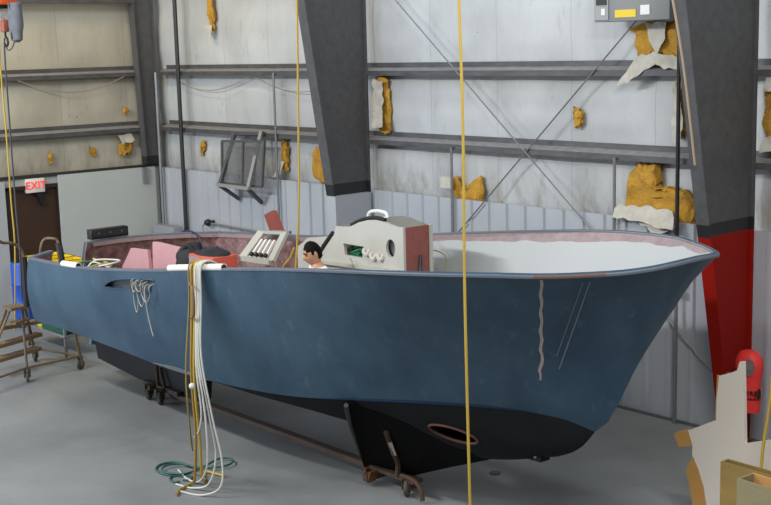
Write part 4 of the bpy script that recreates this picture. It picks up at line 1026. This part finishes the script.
# ------------------------------------------------------------------ helm console
con = thing('helm_console', 'cream helm console with cut-outs and a red brown end panel amidships', 'console', (9.8, -3.2, SZ))
yf = -3.3
def cpt(px, py): w = at(px, py, 'y', yf); return (w.x, w.z)
outl = [(8.62, SZ+.002), (8.86, 1.95), cpt(322, 258), cpt(330, 244), cpt(337, 232), cpt(338, 226), cpt(351, 226.5), cpt(353, 226), cpt(361, 222), cpt(370, 219.8), cpt(378, 219.6), cpt(386, 221.5), cpt(393, 224.5), cpt(403, 228), (10.16, SZ+.002)]
h1 = [cpt(345.5, 243), cpt(367, 246.5), cpt(364.5, 257.5), cpt(347.5, 254.5)]
c0 = cpt(393, 248); h2 = ell(c0[0], c0[1], .068, .088, 24)
bm = B(); panel(bm, outl, [h1, h2], .03, ((0, yf, 0), (1, 0, 0), (0, 0, 1)))
obj('side_panel', bm, CREAM, con, smooth_=False)
# back panel, top skin and end panel
yb = yf+.33
bm = B(); P0 = outl[1:]
o2 = [p for p in outl[1:-1]]
A = [bm.verts.new((x, yf-.001, z)) for x, z in o2]; C = [bm.verts.new((x, yb, z)) for x, z in o2]
for i in range(len(o2)-1): bm.faces.new((A[i], A[i+1], C[i+1], C[i]))
bmesh.ops.solidify(bm, geom=bm.faces[:], thickness=.025); obj('top_skin', bm, CREAM, con, ang=25)
bm = B(); panel(bm, outl, [], .03, ((0, yb, 0), (1, 0, 0), (0, 0, 1))); obj('back_panel', bm, CREAM, con, smooth_=False)
ztop = cpt(403, 228)[1]
bm = B(); box(bm, 10.17, 10.2, yf-.002, yf+.31, SZ+.002, ztop, .004); obj('end_panel', bm, CHIP, con, label='red brown raw end panel')
bm = B(); bar(bm, (10.185, yf-.02, SZ), (10.185, yf-.02, ztop+.01), .05, .03, upv=(0, 1, 0)); bar(bm, (10.185, yf+.33, SZ), (10.185, yf+.33, ztop), .05, .04, upv=(0, 1, 0)); obj('end_trim', bm, CREAM, con, smooth_=False)
bm = B(); box(bm, 10.15, 10.2, yf+.3, yb, SZ+.002, ztop-.03); obj('end_wall', bm, CREAM, con, smooth_=False)
# ledge along the side
a = cpt(322, 259); b_ = cpt(402, 271)
bm = B(); bar(bm, (a[0]-.05, yf-.04, a[1]-.02), (b_[0], yf-.04, b_[1]-.0), .08, .03); obj('side_ledge', bm, CREAM, con, smooth_=False)
# black gaskets
g1 = [cpt(320, 259), cpt(324, 251), cpt(329, 243), cpt(336.5, 232.5)]
bm = B(); tube(bm, [(x-.02, yf-.03, z) for x, z in spline([Vector((x, z, 0)) for x, z in g1], 5) for z, _ in [(z, 0)]] if False else [(p.x-.02, yf-.03, p.y) for p in spline([Vector((x, z, 0)) for x, z in g1], 5)], .022, 8); obj('windshield_gasket', bm, RUBBER, con)
g2 = [cpt(352, 226), cpt(361, 221.5), cpt(370, 219.2), cpt(378, 219), cpt(386, 221)]
bm = B(); tube(bm, [(p.x, yf-.005, p.y+.012) for p in spline([Vector((x, z, 0)) for x, z in g2], 5)], .02, 8); obj('windshield_gasket', bm, RUBBER, con)
bm = B(); w = [at(367, 219, 'y', yb-.1), at(369, 213.5, 'y', yb-.1), at(376, 211, 'y', yb-.1), at(383, 212, 'y', yb-.1), at(387, 215, 'y', yb-.1), at(389, 220, 'y', yb-.1)]; w[0].z -= .1; w[-1].z -= .1
tube(bm, spline(w, 5), .018, 8); obj('grab_handle', bm, mat('white_enamel', (226, 228, 226), .35), con)
bm = B(); w = [at(384, 219.5, 'y', yf+.2), at(392, 222, 'y', yf+.2), at(398, 226, 'y', yf+.2)]; tube(bm, spline(w, 4), .03, 8); obj('white_lip', bm, mat('white_enamel', (226, 228, 226), .35), con)
a = cpt(340.8, 234); bm = B(); bar(bm, (cpt(340, 228.5)[0], yf-.006, cpt(340, 228.5)[1]), (cpt(342, 240)[0], yf-.006, cpt(342, 240)[1]), .03, .008, upv=(0, 1, 0)); obj('reflector', bm, mat('orange_reflector', (206, 86, 48), .5), con, smooth_=False, label='orange strip')
# contents of the cut-outs
t2 = []
rnd = random.Random(5); bm = B()
hx0, hz0 = (h1[0][0]+h1[2][0])/2, (h1[0][1]+h1[2][1])/2-.005
for k in range(11):
    P = [(hx0+rnd.uniform(-.14, .14), yf+.07+rnd.uniform(-.03, .06), hz0+rnd.uniform(-.075, .075)) for _ in range(5)]; tube(bm, spline(P, 5), .014, 6)
obj('green_wiring', bm, mat('green_wire', (30, 116, 78), .5), con, label='green wiring behind the square opening')
bm = B(); box(bm, h1[0][0]-.05, h1[1][0]+.05, yf+.19, yf+.2, hz0-.12, hz0+.12); obj('wiring_board', bm, mat('dark_green_board', (18, 62, 46), .5), con, smooth_=False)
bm = B(); lathe(bm, (c0[0], yf+.035, c0[1]), [(.082, 0), (.082, .1), (.03, .12)], (0, 1, 0), 24); obj('porthole_inside', bm, mat('grey_gauge', (168, 172, 176), .4, 0, (110, 114, 118), 14, .6), con)
rnd = random.Random(9)
for k in range(3):
    p = cpt(368+7*k, 251+2.5*k+(k % 2)*2); bm = B(); tube(bm, spline([(p[0]-.03, yf+.02, p[1]+.03), (p[0]-.02, yf-.04, p[1]+.01), (p[0]+.03, yf-.05, p[1]-.03), (p[0]+.06, yf-.02, p[1]+.02)], 5), .02, 6); obj('wire_clip', bm, mat('pale_clip', (196, 192, 186), .5), con)
bm = B(); tube(bm, [(cpt(354, 227)[0], yf-.004, cpt(354, 227)[1]), (cpt(354.5, 243)[0], yf-.004, cpt(354.5, 243)[1])], .004, 5); obj('seam_wire', bm, mat('grey_cable', (150, 148, 140)), con)
p = [cpt(357, 257), cpt(359.5, 263), cpt(360, 272)]; bm = B(); tube(bm, spline([(x, yf-.09, z) for x, z in p], 5), .007, 5); obj('seam_wire', bm, mat('grey_cable', (150, 148, 140)), con)
# cream moulding left of the console
W = [(8.0, SZ+.002), (8.0, 2.02), (8.2, 2.14), (8.62, 2.2), (8.95, 2.26), (9.1, SZ+.002)]
bm = B(); panel(bm, W, [], .05, ((0, -2.92, 0), (1, 0, 0), (0, 0, 1)))
tag(obj('cream_moulding', bm, CREAM, smooth_=False), 'cream moulded panel standing behind the seated man', 'panel')
# thin cable on the white foredeck interior
hose('black_hose', 'short black hose down the right edge of the red brown console panel', [(10.26, -3.16, 2.2), (10.3, -3.2, 2.05), (10.36, -3.24, 1.9), (10.36, -3.24, 1.6)], .018, BLACK, 5)
hose('thin_wire', 'thin tan wire hanging over the white interior right of the console', [at(424, 235, 'y', -2.4), at(430, 248, 'y', -2.5), at(440, 252, 'y', -2.5), at(446, 258, 'y', -2.5), at(445, 272, 'y', -2.55)], .006, mat('tan_cable', (150, 138, 110)), 6, cat='wire')

# ------------------------------------------------------------------ man kneeling in the boat
def skinned(verts, edges, radii, root, levels=2):
    me = bpy.data.meshes.new('sk'); me.from_pydata([Vector(v) for v in verts], edges, []); o = bpy.data.objects.new('sk', me); COL.objects.link(o)
    o.modifiers.new('s', 'SKIN'); sv = me.skin_vertices[0].data
    for i, r in enumerate(radii): sv[i].radius = r if isinstance(r, tuple) else (r, r); sv[i].use_root = (i == root)
    md = o.modifiers.new('ss', 'SUBSURF'); md.levels = levels; md.render_levels = levels
    dg = bpy.context.evaluated_depsgraph_get(); dg.update(); m2 = bpy.data.meshes.new_from_object(o.evaluated_get(dg)); bm = B(); bm.from_mesh(m2)
    bpy.data.objects.remove(o); bpy.data.meshes.remove(me); bpy.data.meshes.remove(m2); return bm
HZ = 1.19
PX, PY = 9.37, -3.62
# local frame: facing -Y, z up from the sole
def man_skel(gain, parts):
    V = []; E = []; R = []; idx = {}
    def add(k, p, r, par=None):
        idx[k] = len(V); V.append(p); R.append(tuple(q+gain for q in r) if isinstance(r, tuple) else r+gain)
        if par: E.append((idx[par], idx[k]))
    add('pelvis', (0, 0, .36), (.15, .12))
    if 'torso' in parts:
        add('waist', (0, -.01, .48), (.135, .105), 'pelvis'); add('chest', (0, -.05, .66), (.16, .115), 'waist'); add('upper', (0, -.08, .80), (.12, .09), 'chest')
        add('neck0', (0, -.095, .87), (.06, .06), 'upper')
        for s, n in ((-1, 'l'), (1, 'r')):
            add('sh'+n, (s*.17, -.08, .82), .066, 'upper'); add('ua'+n, (s*.22, -.1, .66), .055, 'sh'+n)
    if 'neck' in parts: add('neck1', (0, -.115, .93), (.054, .057), 'neck0')
    if 'arms' in parts:
        for s, n in ((-1, 'l'), (1, 'r')):
            add('el'+n, (s*.25, -.12, .5), .043, 'ua'+n); add('fa'+n, (s*.2, -.25, .44), .04, 'el'+n); add('wr'+n, (s*.14, -.37, .42), .027, 'fa'+n); add('pa'+n, (s*.11, -.44, .41), (.036, .018), 'wr'+n)
            add('kn'+n, (s*.1, -.475, .405), (.034, .014), 'pa'+n)
            for f in range(4):
                b0 = (s*(.07+.021*f), -.485, .403); add('f%d%s' % (f, n), b0, .0095, 'kn'+n)
                L_ = (.052, .068, .074, .062)[f] if s < 0 else (.052, .068, .074, .062)[f]
                add('g%d%s' % (f, n), (b0[0]-s*.005, b0[1]-L_*.55, .398), .009, 'f%d%s' % (f, n)); add('h%d%s' % (f, n), (b0[0]-s*.008, b0[1]-L_*.9, .37), .0075, 'g%d%s' % (f, n))
            add('t0'+n, (s*.085, -.41, .4), .012, 'wr'+n); add('t1'+n, (s*.055, -.45, .39), .0105, 't0'+n); add('t2'+n, (s*.045, -.485, .38), .008, 't1'+n)
    if 'legs' in parts:
        for s, n in ((-1, 'l'), (1, 'r')):
            add('hip'+n, (s*.09, -.02, .31), .1, 'pelvis'); add('th'+n, (s*.13, -.22, .2), .085, 'hip'+n); add('kne'+n, (s*.15, -.4, .075), .062, 'th'+n)
            add('cf'+n, (s*.13, -.16, .068), .06, 'kne'+n); add('an'+n, (s*.11, .04, .05), .042, 'cf'+n)
    if 'feet' in parts:
        for s, n in ((-1, 'l'), (1, 'r')): add('to'+n, (s*.11, .2, .04), .034, 'an'+n)
    return V, E, R
ROT = Matrix.Rotation(math.radians(-24), 4, 'Z'); TRN = Matrix.Translation((PX, PY, MZ-.0))
def placem(bm): bmesh.ops.transform(bm, matrix=TRN @ ROT, verts=bm.verts); return bm
SKIN = mat('skin', (196, 146, 118), .55, 0, (186, 134, 108), 20, .5); HAIR = mat('dark_hair', (15, 12, 11), .6, 0, (22, 18, 16), 60, .5, .4, spec=.1)
bm = skinned(*man_skel(0, ('torso', 'neck', 'arms', 'legs', 'feet')), 0)
# head joined into the same surface
hb = B(); bmesh.ops.create_uvsphere(hb, u_segments=40, v_segments=30, radius=1)
def ga(x, c, w): return math.exp(-((x-c)/w)**2)
for v in hb.verts:
    x, y, z = v.co; X_, Y_, Z_ = x*.074, y*.087, z*.124
    if Z_ < -.02: k = 1-.32*min(1, (-.02-Z_)/.09); X_ *= k; Y_ = Y_*(1-.12*min(1, (-.02-Z_)/.09)) if Y_ > 0 else Y_
    if y < 0:
        Y_ += .008*ga(Z_, .012, .02)*(ga(X_, .032, .016)+ga(X_, -.032, .016))      # eye sockets
        Y_ -= .028*ga(X_, 0, .0125)*ga(Z_, -.022, .02)+.012*ga(X_, 0, .009)*ga(Z_, .0, .018)  # nose
        Y_ -= .006*ga(Z_, .034, .01)*ga(X_, 0, .05)                                # brow
        Y_ -= .007*ga(X_, 0, .025)*ga(Z_, -.058, .012)                             # lips
        Y_ -= .012*ga(X_, 0, .026)*ga(Z_, -.094, .016)                             # chin
    v.co = (X_, Y_, Z_)
for s in (-1, 1):
    e_ = ball(hb, (s*.074, .012, -.002), .03, (.3, .62, 1), 12, 8)
HM = Matrix.Translation((0, -.14, 1.01)) @ Matrix.Rotation(math.radians(20), 4, 'X')
bmesh.ops.transform(hb, matrix=HM, verts=hb.verts)
tmp = bpy.data.meshes.new('tmp'); hb.to_mesh(tmp); hb.free(); bm.from_mesh(tmp); bpy.data.meshes.remove(tmp)
kb = B(); box(kb, PX-.4, PX+.4, PY-.6, PY+.35, SZ+.0005, MZ-.001); tag(obj('kneeling_pad', kb, mat('grey_foam_pad', (120, 122, 124), .8)), 'grey foam pad under the kneeling man', 'pad')
man = obj('person', placem(bm), SKIN, ang=180, origin=(PX, PY, MZ))
tag(man, 'dark haired man in a white shirt kneeling in the boat and looking down', 'person')
# clothes and hair
bm = skinned(*man_skel(.012, ('torso',)), 0)
obj('shirt', placem(bm), mat('white_shirt', (232, 232, 230), .8), man, ang=180)
bm = skinned(*man_skel(.012, ('legs',)), 0); obj('trousers', placem(bm), mat('dark_trousers', (52, 54, 60), .8), man, ang=180)
bm = B(); bmesh.ops.create_uvsphere(bm, u_segments=40, v_segments=30, radius=1)
for v in bm.verts:
    x, y, z = v.co; v.co = (x*.078, y*.0915+.003, z*.127+.002)
dele = [f for f in bm.faces if (lambda c: not (c.z > (.068 if c.y < -.062 else (.035 if c.y < -.03 else (.0 if c.y < .03 else -.062)))))(f.calc_center_median())]
bmesh.ops.delete(bm, geom=dele, context='FACES')
for v in bm.verts: v.co += v.co.normalized()*.004*noise.noise(v.co*70)
bmesh.ops.solidify(bm, geom=bm.faces[:], thickness=.006); bmesh.ops.transform(bm, matrix=HM, verts=bm.verts); obj('hair', placem(bm), HAIR, man, ang=180)
bm = B()
for s in (-1, 1): ball(bm, (s*.032, -.070, .01), .0115, (1, .7, .8), 10, 8)
bmesh.ops.transform(bm, matrix=HM, verts=bm.verts); obj('eyes', placem(bm), mat('eye_dark', (40, 32, 28), .3), man)
bm = B()
for s in (-1, 1): tube(bm, spline([(s*.014, -.085, .03), (s*.032, -.081, .036), (s*.05, -.068, .03)], 4), .005, 6)
bmesh.ops.transform(bm, matrix=HM, verts=bm.verts); obj('eyebrows', placem(bm), HAIR, man)
bm = B(); tube(bm, spline([(-.022, -.077, -.060), (0, -.09, -.058), (.022, -.077, -.060)], 5), .0045, 6)
bmesh.ops.transform(bm, matrix=HM, verts=bm.verts); obj('lips', placem(bm), mat('lips', (140, 84, 74), .5), man)

# ------------------------------------------------------------------ right-hand side
# fire extinguisher in a red cover on the red column foot
ec = at(749, 382, 'y', -.42)
t = thing('fire_extinguisher', 'bright red covered fire extinguisher hanging on the red column foot', 'extinguisher', (ec.x, -.42, ec.z-.32))
RC = mat('bright_red_cover', (250, 66, 60), .55, 0, (240, 56, 52), 5, .6)
bm = B(); lathe(bm, (ec.x, -.42, ec.z-.31), [(.07, 0), (.115, .01), (.125, .05), (.13, .25), (.125, .34), (.14, .4), (.15, .48), (.14, .56), (.1, .62), (.05, .64)], (0, 0, 1), 24)
for v in bm.verts: v.co.y = -.42+(v.co.y+.42)*.75+.004*math.sin(v.co.z*40)
cov = obj('cover', bm, RC, t)
tocam = Vector((CAM.x-ec.x, CAM.y+.42, 0)).normalized(); sid = Vector((-tocam.y, tocam.x, 0))
fc = Vector((ec.x, -.42, ec.z))
bm = B(); A = []; cw = fc+tocam*.105+Vector((0, 0, .18))
for k in range(20):
    a_ = 2*PI*k/20; A.append(bm.verts.new(cw+sid*.05*math.cos(a_)+Vector((0, 0, .085*math.sin(a_)))))
bm.faces.new(A); e_ = bmesh.ops.extrude_face_region(bm, geom=bm.faces[:]); bmesh.ops.translate(bm, vec=tocam*.022, verts=[v for v in e_['geom'] if isinstance(v, bmesh.types.BMVert)])
obj('clear_window', bm, mat('grey_clear_window', (148, 136, 136), .2, 0, (92, 84, 84), 12, .6), t, smooth_=False)
obj('lettering', text_bm('FIRE', .066, .008, fc+tocam*.118+Vector((0, 0, -.09))+sid*.02, sid, (0, 0, 1)), mat('black_print', (40, 12, 12), .6), t, smooth_=False)
obj('lettering', text_bm('EXTINGUISHER', .024, .008, fc+tocam*.116+Vector((0, 0, -.145))+sid*.025, sid, (0, 0, 1)), mat('black_print', (40, 12, 12)), t, smooth_=False)
bm = B(); o_ = fc+tocam*.108+sid*.098+Vector((0, 0, -.085)); pl = [(-.016, -.05), (.016, -.05), (.018, .02), (.008, .05), (-.008, .05), (-.018, .02)]
panel(bm, pl, [], .012, (o_, sid, (0, 0, 1))); obj('extinguisher_symbol', bm, mat('black_print', (40, 12, 12)), t, smooth_=False)
bm = B(); box(bm, 11.87, ec.x-.08, -.45, -.38, ec.z+.0, ec.z+.05); obj('bracket', bm, GALV, t, smooth_=False)

# white laminated bulkhead cut-out
BY = -2.6
def bp(px, py): w = at(px, py, 'y', BY); return (w.x, w.z)
low = .25
out = [bp(688, 430.5), bp(716, 420), bp(716.5, 400), bp(719, 376), bp(730, 373), bp(737, 370.5), bp(739.5, 362), bp(743, 362), bp(743.8, 400), bp(744.5, 444), bp(771, 440), bp(800, 436), (14.6, .0), (13.22, .0), bp(706, 505), bp(703, 485), bp(697, 466), bp(692, 455), bp(692.5, 446)]
t = thing('plywood_bulkhead', 'white laminated plywood cut-out with raw edges standing at the right', 'panel', (13.4, BY, 0))
bm = B(); panel(bm, out, [], -.04, ((0, BY, 0), (1, 0, 0), (0, 0, 1))); obj('panel_sheet', bm, PRIMER, t, smooth_=False)
# thick raw plywood cheeks on the left edges
def cheek(pts, nm='raw_edge'):
    bm = B(); A = []; C = []
    for px, py, d in pts:
        w = at(px, py, 'y', BY-.0); A.append(bm.verts.new((w.x, BY-.002, w.z))); C.append(bm.verts.new((w.x-.015, BY-.002+.06, w.z)))
    bm.faces.new(A); bm.faces.new(C[::-1])
    for i in range(len(A)): bm.faces.new((A[i], A[(i+1) % len(A)], C[(i+1) % len(A)], C[i]))
    obj(nm, bm, PLY, t, smooth_=False, label='raw orange plywood edge')
cheek([(673.5, 434, 0), (687.5, 430, 0), (692, 446, 0), (679, 447, 0)])
cheek([(686, 470, 0), (692, 457, 0), (698, 468, 0), (703.5, 486, 0), (706.5, 506, 0), (705.5, 520, 0), (694, 520, 0), (692, 500, 0), (689, 484, 0)])
bm = B(); w0 = at(716.3, 420, 'y', BY); w1 = at(718.8, 376, 'y', BY); bar(bm, (w0.x-.006, BY+.02, w0.z), (w1.x-.006, BY+.02, w1.z), .01, .042); obj('raw_edge', bm, PLY, t, smooth_=False, label='raw orange plywood edge')

# open plywood crates in front of it
def crate(name, label, o, ax, ay, w, d, h, m, mi_, th=.018):
    """o = near-left bottom corner, ax along the front, ay going back"""
    o = Vector(o); ax = Vector(ax).normalized(); ay = Vector(ay).normalized(); z = Vector((0, 0, 1))
    t = thing(name, label, 'crate', o+ax*w/2+ay*d/2)
    def slab(nm, a, va, la, vb, lb, vn, mm):
        bm = B(); P = [a, a+va*la, a+va*la+vb*lb, a+vb*lb]; A = [bm.verts.new(p) for p in P]; C = [bm.verts.new(p+vn*th) for p in P]
        bm.faces.new(A); bm.faces.new(C[::-1])
        for i in range(4): bm.faces.new((A[i], A[(i+1) % 4], C[(i+1) % 4], C[i]))
        obj(nm, bm, mm, t, smooth_=False)
    slab('front_board', o, ax, w, z, h, ay, m); slab('back_board', o+ay*(d-th), ax, w, z, h, ay, mi_)
    slab('end_board', o+ay*th, ay, d-2*th, z, h, ax, m); slab('end_board', o+ax*(w-th)+ay*th, ay, d-2*th, z, h, ax, mi_); slab('base_board', o+ax*th+ay*th, ax, w-2*th, ay, d-2*th, z, mi_)
    return t
OLIVE = mat('stained_plywood', (150, 124, 66), .65, 0, (128, 106, 58), 5, .6, stretch=(1, 1, 5)); GREYPLY = mat('grey_washed_plywood', (146, 136, 102), .65, 0, (130, 122, 92), 6, .6, stretch=(1, 1, 5)); RAWPLY = mat('fresh_plywood', (206, 158, 100), .6, 0, (190, 140, 84), 5, .6)
c1 = at(720.5, 461.5, 'z', .9); c2 = at(761, 473, 'z', .9)
d1 = (c2-c1).normalized(); d2 = Vector((-d1.y, d1.x, 0)); d2 = d2 if d2.y > 0 else -d2
crate('plywood_crate', 'olive stained plywood crate at the right edge, the farther of two', (c1.x, c1.y, 0), d1, d2, 1.1, .1, .9, OLIVE, OLIVE)
c3 = at(737, 478.5, 'z', .92); c4 = at(771, 489, 'z', .92); d1 = (c4-c3).normalized(); d2 = Vector((-d1.y, d1.x, 0)); d2 = d2 if d2.y > 0 else -d2
crate('plywood_crate', 'grey washed plywood crate with raw inside at the lower right corner', (c3.x, c3.y, 0), d1, d2, .6, .2, .92, GREYPLY, RAWPLY)
hose('yellow_hose', 'yellow hose hanging down into the crates at the right edge', [(14.03, -2.85, 6.5), (14.03, -2.85, 3.5), at(775, 330, 'y', -2.85), at(770, 400, 'y', -2.87), at(764, 440, 'y', -2.9), at(760.5, 474, 'y', -2.92)], .0125, YHOSE, 8)
bm = B(); lathe(bm, (10.75, -2.67, 0), [(.06, 0.0005), (.06, .008), (.05, .009)], (0, 0, 1), 20); tag(obj('floor_cap', bm, BLACK), 'small round black cap on the floor under the bow', 'cap')

# ------------------------------------------------------------------ light
def area(name, loc, tgt, sx, sy, e, c):
    l = bpy.data.lights.new(name, 'AREA'); l.shape = 'RECTANGLE'; l.size = sx; l.size_y = sy; l.energy = e; l.color = c
    o = bpy.data.objects.new(name, l); COL.objects.link(o); o.location = loc
    d = (Vector(tgt)-Vector(loc)).normalized(); z = -d; x = Vector((1, 0, 0)); x = (x-z*x.dot(z)).normalized(); y = z.cross(x)
    o.matrix_world = Matrix((x, y, z)).transposed().to_4x4(); o.location = loc
    return o
area('bay_and_fill_lamp', (6, -11.2, 7.4), (6.5, -3.9, 0), 3.5, .25, 700, (.98, .99, 1))
area('bay_and_fill_lamp', (10.5, -12.5, 8.2), (9.5, -1.0, 2.5), 6, .6, 280, (.95, .98, 1))
area('bay_and_fill_lamp', (9, -1.7, 8.0), (9, -1.2, 0), 9, .6, 120, (.95, .98, 1))
area('bay_and_fill_lamp', (2, -3.2, 7.6), (1.2, -1.5, 3), 2.5, .5, 105, (1, .76, .38))
area('bay_and_fill_lamp', (17, -6.8, 7.0), (12.4, -1.2, .8), 2.5, .6, 340, (1, .97, .92))
area('bay_and_fill_lamp', (16.5, -11, 6.5), (13.5, -2.6, 1), 2, .5, 70, (1, .97, .92))  # added fill without a fixture, brightens the bulkhead cut-out
area('open_door_daylight', (1.4, -11.2, 2.6), (5, -5, 1.4), 3.2, 3.4, 335, (.74, .84, 1))
w = bpy.data.worlds.new('hall'); scn.world = w; w.use_nodes = True
w.node_tree.nodes['Background'].inputs[0].default_value = (.88, .93, 1, 1); w.node_tree.nodes['Background'].inputs[1].default_value = .26

scn.view_settings.view_transform = 'Standard'; scn.view_settings.look = 'None'; scn.view_settings.gamma = 1; scn.view_settings.exposure = 0
scn.view_settings.use_curve_mapping = False
